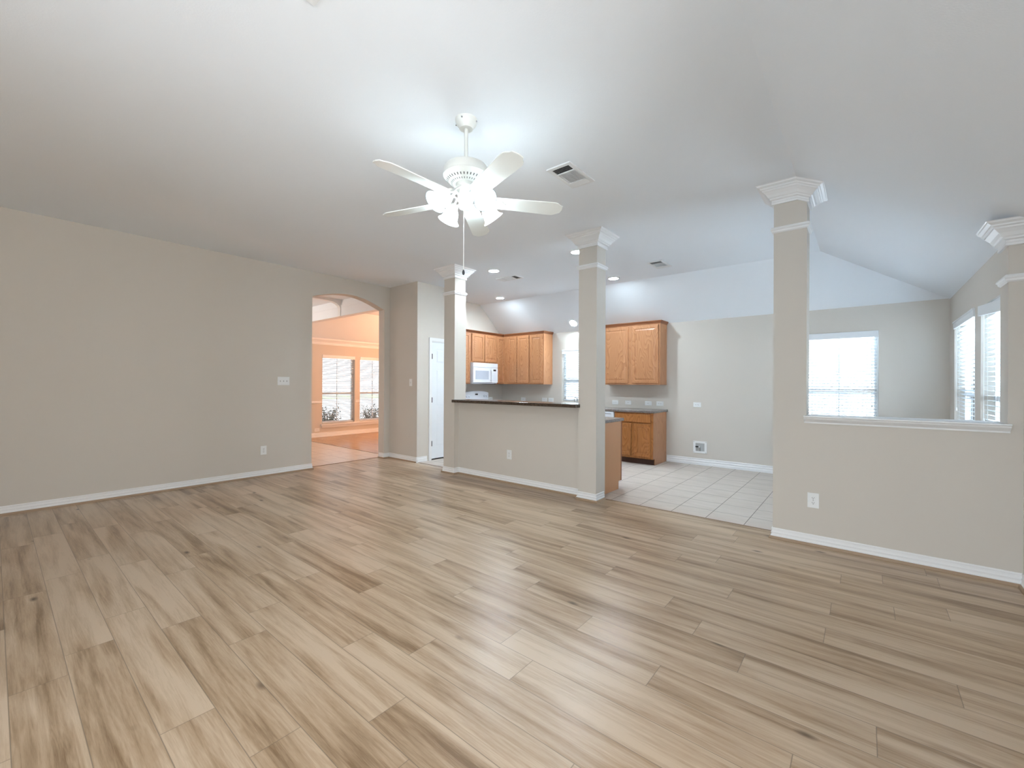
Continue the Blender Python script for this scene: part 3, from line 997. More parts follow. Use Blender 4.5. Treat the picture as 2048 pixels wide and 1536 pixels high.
CROWN_CAB = [(0, -0.012), (0.006, -0.012), (0.008, 0.0), (0.028, 0.026), (0.034, 0.030), (0.034, 0.040), (0, 0.040)]


def wall_cabinet(label, loc, rz, w, h, dep, doors, crown='f', stile=True):
    """local: back at y=dep, front face frame at y=0, x 0..w, z 0..h. doors: (x0,x1,z0,z1)"""
    t = thing('wall_cabinet', label, 'cabinet', loc, rz, 'honey oak wall cabinets')
    b = MB()
    b.box(0, w, 0.019, dep, 0, h)
    b.build('carcass', M_OAKS, t)
    # face frame: rails and stiles around the door openings
    b = MB()
    b.box(0, w, 0, 0.019, 0, h)
    b.build('face_frame', M_OAKS, t)
    for (x0, x1, z0, z1) in doors:
        b = door_mesh(x1 - x0, z1 - z0)
        o = b.build('door', M_OAK, t)
        o.location = (x0, -0.003, z0)
    # crown moulding at the top: front and exposed side
    path = {'f': [(0, 0), (w, 0)], 'fr': [(0, 0), (w, 0), (w, dep)], 'fl': [(0, dep), (0, 0), (w, 0)]}[crown]
    b = MB(); b.sweep(CROWN_CAB, path, zfun=lambda x, y: h)
    b.build('crown_moulding', M_OAKD, t)
    return t


ZB, HB = 1.340, 1.062      # underside and height of wall cabinets
FX = XKL + 0.32            # face of the left run
FYK = YK - 0.32            # face of the back run
# left run (faces +X): local x runs along -Y  -> origin at far end? rotate +90deg: local x -> +Y, local -y -> +X
R90 = PI / 2
wall_cabinet('narrow oak wall cabinet cut off by the column, left of the microwave', (FX, 5.74, ZB), R90, 0.444, HB, 0.32, [(0.03, 0.425, 0.025, HB - 0.03)])
wall_cabinet('short two door oak wall cabinet above the white microwave', (FX, 6.185, ZB + 0.442), R90, 0.787, HB - 0.442, 0.32,
             [(0.027, 0.385, 0.025, HB - 0.472), (0.418, 0.770, 0.025, HB - 0.472)])
wall_cabinet('narrow oak wall cabinet between the microwave and the room corner', (FX, 6.973, ZB), R90, YK - 6.973 - 0.002, HB, 0.32, [(0.018, 0.268, 0.025, HB - 0.03)])
wall_cabinet('one door oak wall cabinet on the back wall at the corner', (FX + 0.002, FYK, ZB), 0, 0.388, HB, 0.32, [(0.13, 0.385, 0.025, HB - 0.03)])
wall_cabinet('two door oak wall cabinet between the corner and the kitchen window', (-5.798, FYK, ZB), 0, 0.700, HB, 0.32,
             [(0.012, 0.325, 0.025, HB - 0.03), (0.358, 0.676, 0.025, HB - 0.03)], 'fr')
wall_cabinet('large two door oak wall cabinet right of the middle column', (-3.79, FYK, ZB), 0, 1.108, HB, 0.32,
             [(0.05, 0.540, 0.025, HB - 0.03), (0.606, 1.084, 0.025, HB - 0.03)], 'fr')


def base_cabinet(label, loc, rz, w, doors, drawers, dep=0.61, hgt=0.868, side_mat=None):
    t = thing('base_cabinet', label, 'cabinet', loc, rz, 'oak base cabinets')
    b = MB(); b.box(0, w, 0.019, dep, 0.10, hgt); b.box(0, w, 0.078, dep, 0.0, 0.10)
    b.build('carcass', side_mat or M_OAKS, t)
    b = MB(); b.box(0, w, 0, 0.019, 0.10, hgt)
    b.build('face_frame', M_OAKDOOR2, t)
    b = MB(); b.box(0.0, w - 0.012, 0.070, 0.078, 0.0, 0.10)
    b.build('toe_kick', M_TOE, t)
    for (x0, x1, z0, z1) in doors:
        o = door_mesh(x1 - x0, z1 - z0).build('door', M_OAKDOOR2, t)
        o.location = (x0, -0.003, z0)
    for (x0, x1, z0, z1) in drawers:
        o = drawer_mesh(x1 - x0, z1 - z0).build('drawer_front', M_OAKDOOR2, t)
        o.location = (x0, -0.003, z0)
    return t


FB = YK - 0.612
base_cabinet('oak base cabinet with one drawer over two doors against the pale wall', (-3.372, FB, 0), 0, 0.690,
             [(0.02, 0.312, 0.135, 0.685), (0.368, 0.652, 0.135, 0.685)], [(0.02, 0.652, 0.705, 0.845)])
base_cabinet('oak sink base cabinet under the kitchen window, behind the bar', (-5.80, FB, 0), 0, 1.820,
             [(0.06, 0.48, 0.135, 0.685), (0.52, 0.94, 0.135, 0.685), (0.98, 1.40, 0.135, 0.685), (1.44, 1.80, 0.135, 0.685)], [(0.06, 0.94, 0.705, 0.845), (0.98, 1.80, 0.705, 0.845)])
# peninsula: plain end panel faces the room's right
t = thing('base_cabinet', 'plain oak end panel of the low cabinet behind the middle column', 'cabinet', (-2.43, 4.58, 0), 0, 'oak base cabinets')
b = MB(); b.box(-2.24, 0, 0, 0.535, 0.0, 0.868); b.box(-2.24, 0, 0.535, 0.612, 0.10, 0.868)
b.build('carcass', simple('oak_veneer_panel', (0.49, 0.245, 0.115), 0.45), t)
b = MB(); b.box(-0.02, 0.0035, 0.600, 0.620, 0.10, 0.868); b.box(-2.24, 0, 0.600, 0.619, 0.10, 0.868)
b.build('face_frame', M_OAKD, t)
b = MB(); b.box(-2.2, -0.002, 0.535, 0.541, 0.0, 0.1)
b.build('toe_kick', M_TOE, t)


# worktops
def worktop(label, x0, x1, y0, y1, mat=M_LAM2, z0=0.868, z1=0.907):
    b = MB(); b.box(x0, x1, y0, y1, z0, z1, bev=0.006)
    o = b.build('countertop', mat)
    return tag(o, label, 'countertop')


worktop('grey speckled countertop along the back wall under the outlets', -5.82, -2.655, YK - 0.637, YK - 0.001)
worktop('low grey speckled countertop behind the middle column', -4.66, -2.405, 4.577, 5.222)
# bar top
b = MB()
b.prism([(-4.648, 4.262), (-2.552, 4.262), (-2.552, YB - 0.002), (COLS[1][0] - 0.001, YB - 0.002), (COLS[1][0] - 0.001, 4.66), (COLS[0][1] + 0.001, 4.66), (COLS[0][1] + 0.001, YB - 0.002), (-4.648, YB - 0.002)], 'z', 1.067, 1.106)
o = b.build('bar_top', M_LAM)
md = o.modifiers.new('edge', 'BEVEL'); md.width = 0.004; md.segments = 2; md.limit_method = 'ANGLE'
tag(o, 'dark brown speckled bar top spanning between two columns', 'countertop')

# range
t = thing('range', 'white electric range whose control panel shows above the bar top', 'stove', (XKL, 6.60, 0), R90)
# local: x along +Y (centre 0), -y towards the room
b = MB(); b.box(-0.378, 0.378, -0.66, -0.03, 0.02, 0.905, bev=0.006)
b.build('body', M_APPL, t)
b = MB(); b.box(-0.375, 0.375, -0.65, -0.10, 0.905, 0.915, bev=0.003)
b.build('cooktop', M_APPL, t)
for sx in (-0.19, 0.19):
    for sy in (-0.50, -0.25):
        b = MB(); b.lathe([(0.09, 0.915), (0.085, 0.925), (0.06, 0.925), (0.055, 0.917), (0.02, 0.917), (0, 0.917)], (sx, sy, 0), 24)
        b.build('burner', M_BLACK, t)
# back panel with arched top
arc = [(-0.372, 0.90)] + [(-0.372 + 0.744 * i / 16, 1.150 + 0.040 * math.sin(PI * i / 16) ** 0.6) for i in range(17)] + [(0.372, 0.90)]
b = MB(); b.prism([(u, v) for u, v in arc], 'y', -0.10, -0.012)
o = b.build('back_panel', M_APPL, t)
for kx in (-0.30, -0.225, 0.235, 0.308):
    b = MB(); b.lathe([(0.0, 0.026), (0.020, 0.024), (0.026, 0.004), (0.028, 0.0)], (0, 0, 0), 20, Matrix.Translation((kx, -0.10, 1.085)) @ Matrix.Rotation(PI / 2, 4, 'X'))
    b.box(kx - 0.004, kx + 0.004, -0.132, -0.124, 1.065, 1.105)
    b.build('knob', M_APPL, t, smooth=True)
b = MB(); b.box(-0.045, 0.035, -0.104, -0.10, 1.105, 1.135)
b.build('display', M_BLACK, t)
b = MB(); b.box(-0.34, 0.34, -0.685, -0.66, 0.20, 0.80, bev=0.006)
o = b.build('oven_door', M_APPL, t)
b = MB(); b.tube([(-0.28, -0.685, 0.76), (-0.28, -0.72, 0.76), (0.28, -0.72, 0.76), (0.28, -0.685, 0.76)], 0.011, 10)
b.build('handle', M_APPL, o)

# microwave
t = thing('microwave', 'white over-range microwave under the short oak wall cabinet', 'microwave', (XKL, 6.565, 1.352), R90)
b = MB(); b.box(-0.378, 0.378, -0.375, -0.002, 0.0, 0.427, bev=0.003)
b.build('body', M_APPL2, t)
b = MB(); b.box(-0.376, 0.376, -0.402, -0.375, 0.335, 0.425, bev=0.006)
for i in range(5):
    b.box(-0.34, 0.34, -0.4035, -0.402, 0.352 + i * 0.012, 0.355 + i * 0.012)
b.build('vent_grille', M_APPL, t)
b = MB(); b.box(-0.376, 0.185, -0.405, -0.375, 0.018, 0.332, bev=0.008)
d = b.build('door', M_APPL, t)
b = MB(); b.box(-0.312, 0.085, -0.4075, -0.404, 0.085, 0.265, bev=0.0015)
b.build('window', simple('microwave_window', (0.52, 0.57, 0.66), 0.15), d)
b = MB(); b.tube([(0.15, -0.405, 0.29), (0.15, -0.437, 0.275), (0.15, -0.445, 0.18), (0.15, -0.437, 0.075), (0.15, -0.405, 0.06)], 0.012, 12)
b.build('handle', M_APPL, d, smooth=True)
b = MB(); b.box(0.188, 0.376, -0.403, -0.375, 0.018, 0.332, bev=0.006)
p = b.build('control_panel', M_APPL, t)
b = MB(); b.box(0.232, 0.315, -0.4045, -0.4025, 0.262, 0.298)
b.build('display', M_BLACK, p)
for i in range(5):
    for j in range(3):
        b = MB(); b.box(0.225 + j * 0.036, 0.252 + j * 0.036, -0.4045, -0.4028, 0.055 + i * 0.038, 0.075 + i * 0.038)
        b.build('button', M_APPL2, p)
b = MB(); b.box(-0.33, 0.33, -0.35, -0.05, -0.012, 0.0)
b.build('underside', M_APPL2, t)
b = MB(); b.box(0.04, 0.34, -0.36, -0.25, -0.016, -0.011)
b.build('lamp_cover', M_BLACK, t)

# dishwasher
t = thing('dishwasher', 'white dishwasher edge beside the oak base cabinet', 'dishwasher', (-3.676, YK - 0.002, 0))
b = MB(); b.box(-0.302, 0.300, -0.60, -0.02, 0.02, 0.866)
b.build('body', M_APPL2, t)
b = MB(); b.box(-0.300, 0.298, -0.632, -0.60, 0.115, 0.745, bev=0.005)
b.build('door', M_APPL, t)
b = MB(); b.box(-0.300, 0.298, -0.636, -0.60, 0.752, 0.862, bev=0.006)
p = b.build('control_panel', M_APPL, t)
b = MB(); b.box(-0.28, 0.25, -0.638, -0.635, 0.822, 0.829)
b.build('grip_slot', M_SLOT, p)

# faucet
t = thing('faucet', 'chrome gooseneck faucet tip just beside the middle column', 'faucet', (-4.42, YK - 0.11, 0.907))
b = MB(); b.lathe([(0.028, 0), (0.028, 0.012), (0.018, 0.03), (0.016, 0.06), (0, 0.06)], (0, 0, 0), 20)
b.build('base', M_CHROME, t, smooth=True)
pts = [(0, 0, 0.05), (0, 0, 0.12)] + [(0.004 * i, -0.075 + 0.075 * math.cos(a), 0.12 + 0.06 * math.sin(a)) for i, a in enumerate([PI * k / 8 for k in range(1, 9)])] + [(0.036, -0.152, 0.095)]
b = MB(); b.tube(pts, 0.011, 12)
b.build('spout', M_CHROME, t, smooth=True)
b = MB(); b.tube([(0.02, 0, 0.04), (0.075, -0.01, 0.075)], [0.008, 0.006], 10)
b.build('handle', M_CHROME, t, smooth=True)


# ================================================================== PLATES ON THE WALLS
def outlet(label, loc, rz, horizontal=False, blank=False, group=None):
    """local: plate in the xz plane, facing -y, centred on the origin"""
    t = thing('outlet', label, 'outlet', loc, rz, group)
    R = Matrix.Rotation(PI / 2, 4, 'Y') if horizontal else Matrix.Identity(4)
    b = MB(); b.box(-0.040, 0.040, -0.006, 0.0, -0.0625, 0.0625, bev=0.003)
    b.xform(R); b.build('plate', M_PLATE, t)
    if not blank:
        for s in (-1, 1):
            b = MB()
            b.lathe([(0.0, 0.0025), (0.0155, 0.0025), (0.0165, 0.0)], (0, 0, 0), 20, Matrix.Translation((0, -0.0055, s * 0.0205)) @ Matrix.Rotation(PI / 2, 4, 'X'))
            b.xform(R); r = b.build('receptacle', M_PLATE, t)
            b = MB()
            b.box(-0.0075, -0.005, -0.0088, -0.0078, s * 0.0205 - 0.001, s * 0.0205 + 0.008)
            b.box(0.005, 0.0075, -0.0088, -0.0078, s * 0.0205 - 0.001, s * 0.0205 + 0.008)
            b.box(-0.0028, 0.0028, -0.0088, -0.0078, s * 0.0205 - 0.0095, s * 0.0205 - 0.0045)
            b.xform(R); b.build('slot', M_SLOT, r)
    b = MB(); b.lathe([(0, 0.0012), (0.0032, 0.001), (0.0035, 0)], (0, 0, 0), 10, Matrix.Translation((0, -0.006, 0)) @ Matrix.Rotation(PI / 2, 4, 'X'))
    b.build('screw', M_GREY, t)
    return t


def switch(label, loc, rz, gangs=1, horizontal=False):
    t = thing('light_switch', label, 'light switch', loc, rz)
    R = Matrix.Rotation(PI / 2, 4, 'Y') if horizontal else Matrix.Identity(4)
    w = 0.038 + 0.023 * (gangs - 1)
    b = MB(); b.box(-w, w, -0.006, 0.0, -0.0615, 0.0615, bev=0.003)
    b.xform(R); b.build('plate', M_PLATE, t)
    for g in range(gangs):
        x = (g - (gangs - 1) / 2) * 0.046
        b = MB(); b.box(x - 0.0055, x + 0.0055, -0.0068, -0.0055, -0.012, 0.012)
        b.xform(R); o = b.build('switch_slot', M_SWTOG, t)
        b = MB(); b.box(x - 0.004, x + 0.004, -0.017, -0.006, 0.0, 0.009, bev=0.001)
        b.xform(R); b.build('toggle', M_PLATE, t)
    return t


switch('three gang switch plate on the long left wall, left of the arch', (XL, 2.742, 1.368), R90, 3)
outlet('outlet low on the long left wall, left of the arch', (XL, 2.474, 0.374), R90)
switch('single switch plate on the narrow wall between arch and white door', (-6.011, YR, 1.358), 0, 1)
outlet('outlet on the bar half wall under the dark bar top', (-3.700, YP, 0.385), 0)
outlet('outlet low on the half wall below the white ledge', (-0.324, YB, 0.377), 0)
outlet('lone outlet on the bare pale wall above the water supply box', (-2.166, YK, 1.007), 0, True)
outlet('white plate above the back countertop, closest to the middle column', (-3.656, YK, 1.005), 0, True)
switch('white plate above the back countertop, second from the middle column', (-3.393, YK, 1.007), 0, 1, True)
switch('white plate above the back countertop, second from its bare end', (-3.011, YK, 1.006), 0, 1, True)
outlet('white plate above the back countertop, at its bare end', (-2.798, YK, 1.007), 0, True)
outlet('outlet above the bar top below the corner oak cabinets', (-5.876, YK, 1.007), 0, True)
switch('first of two close plates left of the kitchen window', (-5.299, YK, 1.012), 0, 1, True)
outlet('second of two close plates, the one nearer the kitchen window', (-5.128, YK, 1.010), 0, True)
outlet('outlet beside the control panel of the white range', (XKL, 7.155, 1.010), R90, True)
outlet('orange lit outlet under the window seen through the arch', (XD, 5.12, 0.185), R90, True)

# water supply box
t = thing('water_supply_box', 'recessed white water supply box low on the pale back wall', 'supply box', (-2.118, YK, 0.298))
b = MB()
for (x0, x1, z0, z1) in ((-0.108, 0.108, 0.066, 0.100), (-0.108, 0.108, -0.100, -0.066), (-0.108, -0.072, -0.066, 0.066), (0.072, 0.108, -0.066, 0.066)):
    b.box(x0, x1, -0.010, 0.0, z0, z1)
b.build('frame', M_PLATE, t)
b = MB(); b.box(-0.072, 0.072, -0.0035, -0.0005, -0.066, 0.066)
b.build('recess', simple('supply_box_recess', (0.42, 0.43, 0.43), 0.6), t)
b = MB(); b.tube([(-0.070, -0.012, 0.008), (-0.022, -0.012, 0.008)], 0.010, 12)
b.build('valve', M_BLACK, t)
b = MB(); b.lathe([(0, 0.012), (0.012, 0.010), (0.013, -0.012), (0, -0.014)], (-0.008, -0.014, 0.008), 14)
b.build('knob', M_PLATE, t)
b = MB(); b.tube([(0.0, -0.012, -0.006), (0.0, -0.012, -0.064)], 0.005, 8)
b.build('pipe', M_GREY, t)
for sx in (-0.096, 0.096):
    for sz in (-0.088, 0.088):
        b = MB(); b.lathe([(0, 0.002), (0.005, 0.0015), (0.0055, 0)], (0, 0, 0), 10, Matrix.Translation((sx, -0.010, sz)) @ Matrix.Rotation(PI / 2, 4, 'X'))
        b.build('screw', M_GREY, t)


# ================================================================== CEILING FITTINGS
def vent(label, loc, rz, w=0.22, l=0.405):
    """local: hangs under z=0, long side along y; dark louvres at the -y end"""
    t = thing('ceiling_vent', label, 'air vent', loc, rz, 'ceiling air vents')
    fl = 0.032
    b = MB()
    for (x0, x1, y0, y1) in ((-w / 2, w / 2, -l / 2, -l / 2 + fl), (-w / 2, w / 2, l / 2 - fl, l / 2), (-w / 2, -w / 2 + fl, -l / 2 + fl, l / 2 - fl), (w / 2 - fl, w / 2, -l / 2 + fl, l / 2 - fl)):
        b.box(x0, x1, y0, y1, -0.010, 0.0)
    b.build('frame', M_VENT, t)
    b = MB(); b.box(-w / 2 + fl, w / 2 - fl, -l / 2 + fl, l / 2 - fl, -0.0035, -0.001)
    b.build('duct_opening', M_DARK, t)  # flat dark sheet for the shade inside the duct
    iw = w / 2 - fl
    b = MB(); b.box(-iw, iw, -l / 2 + fl + 0.085, l / 2 - fl, -0.0055, -0.0036)
    b.build('damper', M_VENT, t)
    b = MB()
    y = -l / 2 + fl
    def blade(x0, x1, y0, y1, lean, axis):
        if axis == 'x':
            q = [(x0, y0, -0.006), (x1, y0, -0.006), (x1, y0 + lean, -0.013), (x0, y0 + lean, -0.013)]
        else:
            q = [(x0, y0, -0.006), (x0, y1, -0.006), (x0 + lean, y1, -0.013), (x0 + lean, y0, -0.013)]
        v = [b.bm.verts.new(p) for p in q] + [b.bm.verts.new((p[0] + (0.0015 if axis == 'y' else 0), p[1] + (0.0015 if axis == 'x' else 0), p[2])) for p in q]
        for f in ((0, 1, 2, 3), (7, 6, 5, 4), (0, 4, 5, 1), (1, 5, 6, 2), (2, 6, 7, 3), (3, 7, 4, 0)):
            b.bm.faces.new([v[i] for i in f])
    for i in range(4):
        blade(-iw, iw, y + 0.008 + i * 0.018, 0, -0.012, 'x')
    yd = y + 0.085
    b.box(-iw, iw, yd - 0.004, yd + 0.004, -0.016, -0.006)
    ye = l / 2 - fl - 0.07
    n = 9
    for i in range(n):
        blade(-iw + 0.004 + i * (2 * iw - 0.008) / n, 0, yd, ye, 0.019, 'y')
    b.box(-iw, iw, ye, ye + 0.004, -0.016, -0.006)
    for i in range(4):
        blade(-iw, iw, ye + 0.008 + i * 0.017, 0, 0.019, 'x')
    b.build('louvres', M_VENT, t)
    return t


v1 = vent('big ceiling vent right of the ceiling fan', (-1.884, 3.051, HC), 0)
vv = dup(v1, 'ceiling vent lying between the lit downlights left of the middle column', (-4.48, 5.372, HC), PI / 2)
dup(v1, 'small ceiling vent right of the middle column near the slope', (-2.277, 6.092, HC), 0)
dup(v1, 'ceiling vent of which only a corner shows at the top edge', (-1.846, 0.732, HC), 0)


def downlight(label, loc, tilt=0.0):
    t = thing('recessed_light', label, 'recessed light', loc, 0, 'lit kitchen downlights')
    t.rotation_euler = (tilt, 0, 0)
    b = MB(); b.lathe([(0.098, 0.0), (0.100, -0.004), (0.092, -0.010), (0.076, -0.012), (0.074, -0.004), (0.074, 0.0)], (0, 0, 0), 36)
    b.build('trim_ring', M_VENT, t, smooth=True)
    b = MB(); b.lathe([(0.074, -0.005), (0.066, -0.010), (0.045, -0.015), (0.02, -0.0175), (0, -0.018)], (0, 0, 0), 32)
    b.build('lens', M_CAN, t, smooth=True)
    return t


downlight('lit downlight just left of the middle column, nearest the living room', (-2.90, 4.85, HC))
downlight('lit downlight beside the long ceiling vent, above the bar', (-4.375, 4.868, HC))
downlight('lit downlight at the slope above the microwave corner', (-5.644, 6.47, HC))
downlight('lit downlight right of the middle column, at the slope', (-3.154, 6.425, HC))
ang = math.atan(SLY)
downlight('lit downlight on the sloped ceiling just left of the middle column', (-4.486, 7.375, HC - (7.375 - YF) * SLY), -ang)
for (x, y, z) in ((-2.90, 4.85, HC), (-4.375, 4.868, HC), (-5.644, 6.47, HC), (-3.154, 6.425, HC)):
    l = bpy.data.lights.new('downlight_beam', 'SPOT'); l.energy = 25; l.color = (0.80, 0.90, 1.0); l.spot_size = math.radians(150); l.spot_blend = 0.5; l.shadow_soft_size = 0.06
    o = bpy.data.objects.new('downlight_beam', l); o.location = (x, y, z - 0.05); COL.objects.link(o)
l = bpy.data.lights.new('downlight_beam', 'SPOT'); l.energy = 14; l.color = (0.80, 0.90, 1.0); l.spot_size = math.radians(150); l.spot_blend = 0.5; l.shadow_soft_size = 0.06
o = bpy.data.objects.new('downlight_beam', l); o.location = (-4.486, 7.33, HC - (7.33 - YF) * SLY - 0.06); o.rotation_euler = (-ang, 0, 0); COL.objects.link(o)

# ---- ceiling fan
FANX, FANY = -2.03, 1.98
fan = thing('ceiling_fan', 'white five blade ceiling fan with four lit bell shades', 'ceiling fan', (FANX, FANY, HC))
b = MB(); b.lathe([(0, 0), (0.072, 0), (0.072, -0.012), (0.066, -0.032), (0.048, -0.052), (0.044, -0.062), (0.032, -0.066), (0.018, -0.062), (0, -0.062)], n=40)
cn = b.build('canopy', M_FAN, fan, smooth=True)
for k in range(4):
    a = k * PI / 2 + 0.4
    b = MB(); b.lathe([(0, 0.006), (0.005, 0.005), (0.005, 0)], (0.070 * math.cos(a), 0.070 * math.sin(a), -0.022), 10, Matrix.Rotation(a, 4, 'Z') @ Matrix.Rotation(PI / 2, 4, 'Y'))
    b.build('screw', M_CHROME, cn)
b = MB(); b.tube([(0, 0, -0.055), (0, 0, -0.325)], 0.0125, 20)
b.build('downrod', M_FAN, fan, smooth=True)
b = MB(); b.lathe([(0, -0.292), (0.03, -0.292), (0.032, -0.305), (0.135, -0.312), (0.145, -0.325), (0.146, -0.368), (0.149, -0.371), (0.149, -0.377), (0.142, -0.382), (0.130, -0.400), (0.105, -0.418), (0.078, -0.428), (0, -0.43)], n=64)
mo = b.build('motor_housing', M_FAN, fan, smooth=True)
b = MB()
for k in range(36):
    a = 2 * PI * k / 36
    mm = Matrix.Rotation(a, 4, 'Z')
    q = [(0.128, -0.0035, -0.4035), (0.128, 0.0035, -0.4035), (0.088, 0.002, -0.4265), (0.088, -0.002, -0.4265)]
    vs = [b.bm.verts.new(mm @ Vector(p)) for p in q]
    b.bm.faces.new(vs)
b.build('vent_slots', M_SLOT, mo)
b = MB(); b.lathe([(0.066, -0.428), (0.068, -0.450), (0.058, -0.462), (0.054, -0.470), (0.054, -0.530), (0.047, -0.536), (0.046, -0.575), (0.040, -0.588), (0.012, -0.592), (0, -0.592)], n=40)
b.build('switch_housing', M_FAN, fan, smooth=True)
# blades
for k in range(5):
    a = math.radians(-20 + 72 * k)
    out = [(0.185, -0.056), (0.56, -0.068), (0.605, -0.068), (0.622, -0.060), (0.640, -0.044), (0.658, -0.036), (0.664, 0.0), (0.658, 0.036), (0.640, 0.044), (0.622, 0.060), (0.605, 0.068), (0.56, 0.068), (0.185, 0.056), (0.178, 0.03), (0.178, -0.03)]
    b = MB(); b.prism(out, 'z', -0.003, 0.003)
    M = Matrix.Translation((0, 0, -0.530)) @ Matrix.Rotation(a, 4, 'Z') @ Matrix.Rotation(math.radians(-12), 4, 'X')
    b.xform(M); b.build('blade', M_BLADE, fan)
    # leaf shaped blade iron
    leaf = [(0.06, -0.014), (0.10, -0.016), (0.135, -0.034), (0.165, -0.050), (0.195, -0.046), (0.215, -0.030), (0.235, -0.034), (0.255, -0.012), (0.272, 0.0),
            (0.255, 0.012), (0.235, 0.034), (0.215, 0.030), (0.195, 0.046), (0.165, 0.050), (0.135, 0.034), (0.10, 0.016), (0.06, 0.014)]
    b = MB(); b.prism(leaf, 'z', -0.011, -0.003)
    b.prism([(0.15, -0.02), (0.21, -0.012), (0.235, 0), (0.21, 0.012), (0.15, 0.02)], 'z', -0.015, -0.010)
    for v in b.bm.verts:
        if v.co.x < 0.15:
            v.co.z += (0.15 - v.co.x) / 0.09 * 0.078
            v.co.y *= 1.0
    b.xform(M)
    b.build('blade_iron', M_FAN, fan)
# light arms with bell shades
for k in range(4):
    a = math.radians(-12 + 90 * k)
    rot = Matrix.Rotation(a, 4, 'Z')
    b = MB(); b.tube([rot @ Vector(p) for p in ((0.045, 0, -0.510), (0.085, 0, -0.492), (0.118, 0, -0.490), (0.142, 0, -0.506), (0.150, 0, -0.525))], 0.008, 12)
    b.tube([rot @ Vector(p) for p in ((0.042, 0, -0.560), (0.075, 0, -0.535), (0.105, 0, -0.530), (0.140, 0, -0.540))], 0.0055, 10)
    arm = b.build('lamp_arm', M_FAN, fan, smooth=True)
    T = rot @ Matrix.Translation((0.146, 0, -0.520)) @ Matrix.Rotation(math.radians(-44), 4, 'Y')
    b = MB(); b.lathe([(0, 0.012), (0.022, 0.010), (0.029, 0.0), (0.030, -0.013), (0.026, -0.022), (0, -0.022)], n=24, mat=T)
    b.build('socket_cup', M_FAN, fan, smooth=True)
    prof = [(0.025, -0.013), (0.034, -0.026), (0.043, -0.042), (0.047, -0.060), (0.049, -0.078), (0.054, -0.092), (0.064, -0.104), (0.072, -0.110),
            (0.069, -0.110), (0.061, -0.102), (0.051, -0.090), (0.046, -0.077), (0.044, -0.060), (0.039, -0.042), (0.030, -0.028), (0, -0.024)]
    prof = [(r_ * 1.07, z_ * 1.04) for r_, z_ in prof]
    b = MB()
    gl = b.bm.verts.layers.float.new('glow')
    b.lathe(prof, n=36)
    # brightest round the bulb, dim at the flared rim
    for v in b.bm.verts:
        r_, z_ = math.hypot(v.co.x, v.co.y), v.co.z
        g = max(0.0, 1.0 - max(0.0, (-z_ - 0.086) / 0.028)) * min(1.0, max(0.06, (-z_ - 0.040) / 0.025))
        v[gl] = 0.009 + 0.99 * g
    b.xform(T)
    b.build('glass_shade', M_SHADE, fan, smooth=True)
b = MB(); b.tube([(0.012, -0.03, -0.585), (0.012, -0.03, -1.0)], 0.0018, 6)
pc = b.build('pull_chain', M_CORD, fan)
b = MB(); b.lathe([(0, 0.012), (0.005, 0.010), (0.0085, -0.004), (0.0085, -0.014), (0.004, -0.022), (0, -0.023)], (0.012, -0.03, -1.008), 14)
b.build('chain_fob', simple('dark_metal_fob', (0.05, 0.055, 0.06), 0.4, 0.5), pc, smooth=True)


# ================================================================== OUTDOORS (glimpsed through the blinds)
M_LAWN = simple('lawn_green', (0.58, 0.68, 0.44), 0.9)
M_PATIO = simple('grey_patio', (0.38, 0.38, 0.38), 0.9)
M_ROAD = simple('pale_concrete', (0.72, 0.72, 0.70), 0.9)
M_FENCE = simple('grey_cedar_fence', (0.34, 0.33, 0.33), 0.9)
M_LEAF = simple('dark_shrub_leaves', (0.045, 0.055, 0.03), 0.8)
M_BRICK = simple('pale_brick_house', (0.40, 0.34, 0.31), 0.9)
b = MB(); b.box(-60, XD - 0.15, -30, 40, -0.3, -0.12)
tag(b.build('lawn', M_ROAD), 'pale bright paving outside the window beyond the arch', 'paving', kind='structure')
b = MB(); b.box(-52, -38, -60, 80, -0.12, -0.10)
tag(b.build('lawn_strip', M_LAWN), 'green strip of lawn across the front street', 'lawn', kind='structure')
b = MB(); b.box(XD, 30, YK + 0.16, 40, -0.3, -0.12); b.box(XR + 0.16, 30, -30, YK + 0.16, -0.3, -0.12); b.box(-40, 30, -40, YW0 - 0.16, -0.3, -0.12)
tag(b.build('garden_ground', M_PATIO), 'grey paved garden around the house', 'paving', kind='structure')
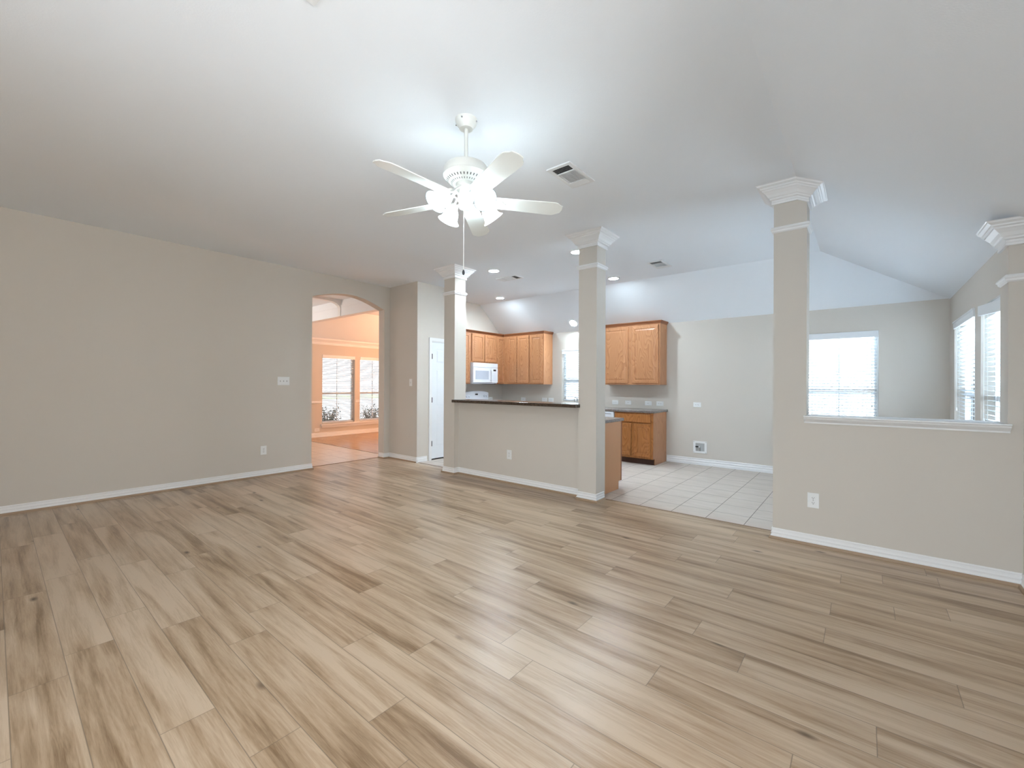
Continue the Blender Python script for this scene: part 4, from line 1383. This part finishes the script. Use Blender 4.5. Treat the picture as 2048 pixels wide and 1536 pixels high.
# shrub under the front windows: branching stems with leaves
def shrub(label, c, w, h, seed):
    r = random.Random(seed)
    t = thing('shrub', label, 'shrub', c)
    b = MB(); bl = MB()
    for i in range(46):
        a = r.random() * 2 * PI
        l = h * (0.55 + 0.5 * r.random())
        e = Vector((math.cos(a) * w * 0.35 * r.random(), math.sin(a) * w * 0.5 * (0.2 + 0.8 * r.random()), l))
        m = e * 0.5 + Vector((0, 0, 0.1))
        b.tube([(0, e.y * 0.5, 0), m, e], [0.008, 0.006, 0.003], 5)
        for q in range(16):
            tt = 0.35 + 0.65 * r.random()
            p = e * tt + Vector((r.uniform(-.07, .07), r.uniform(-.09, .09), r.uniform(-.05, .08)))
            d = Vector((r.uniform(-1, 1), r.uniform(-1, 1), r.uniform(-.3, 1))).normalized() * 0.05
            s = d.orthogonal().normalized() * 0.014
            bl.poly([p, p + d * .5 + s, p + d, p + d * .5 - s])
    b.build('stems', M_LEAF, t)
    bl.build('foliage', M_LEAF, t)
    return t
shrub('low dark shrub outside the left window beyond the arch', (-11.15, 5.75, -0.12), 1.0, 0.82, 3)
shrub('low dark shrub outside the window cut off by the arch', (-11.15, 7.05, -0.12), 0.8, 0.80, 4)
# neighbour's fence and house behind the breakfast corner
b = MB()
for i in range(55):
    b.box(-8 + i * 0.2, -8 + i * 0.2 + 0.19, 10.4, 10.425, -0.12, 1.62)
b.box(-8, 3, 10.43, 10.47, 0.3, 0.38); b.box(-8, 3, 10.43, 10.47, 1.2, 1.28)
tag(b.build('garden_fence', M_FENCE), 'grey board fence behind the breakfast corner window', 'fence')
b = MB()
for i in range(50):
    b.box(3.6, 3.625, 1.0 + i * 0.2, 1.19 + i * 0.2, -0.12, 1.62)
tag(b.build('side_fence', M_FENCE), 'grey board fence outside the right wall windows', 'fence')
b = MB()
for yy in (5.2, 6.6):
    b.box(2.4, 2.56, yy, yy + 0.16, -0.12, 2.6)
tag(b.build('porch_post', simple('grey_porch_paint', (0.25, 0.26, 0.27), 0.7)), 'grey porch posts outside the right wall windows', 'porch post')
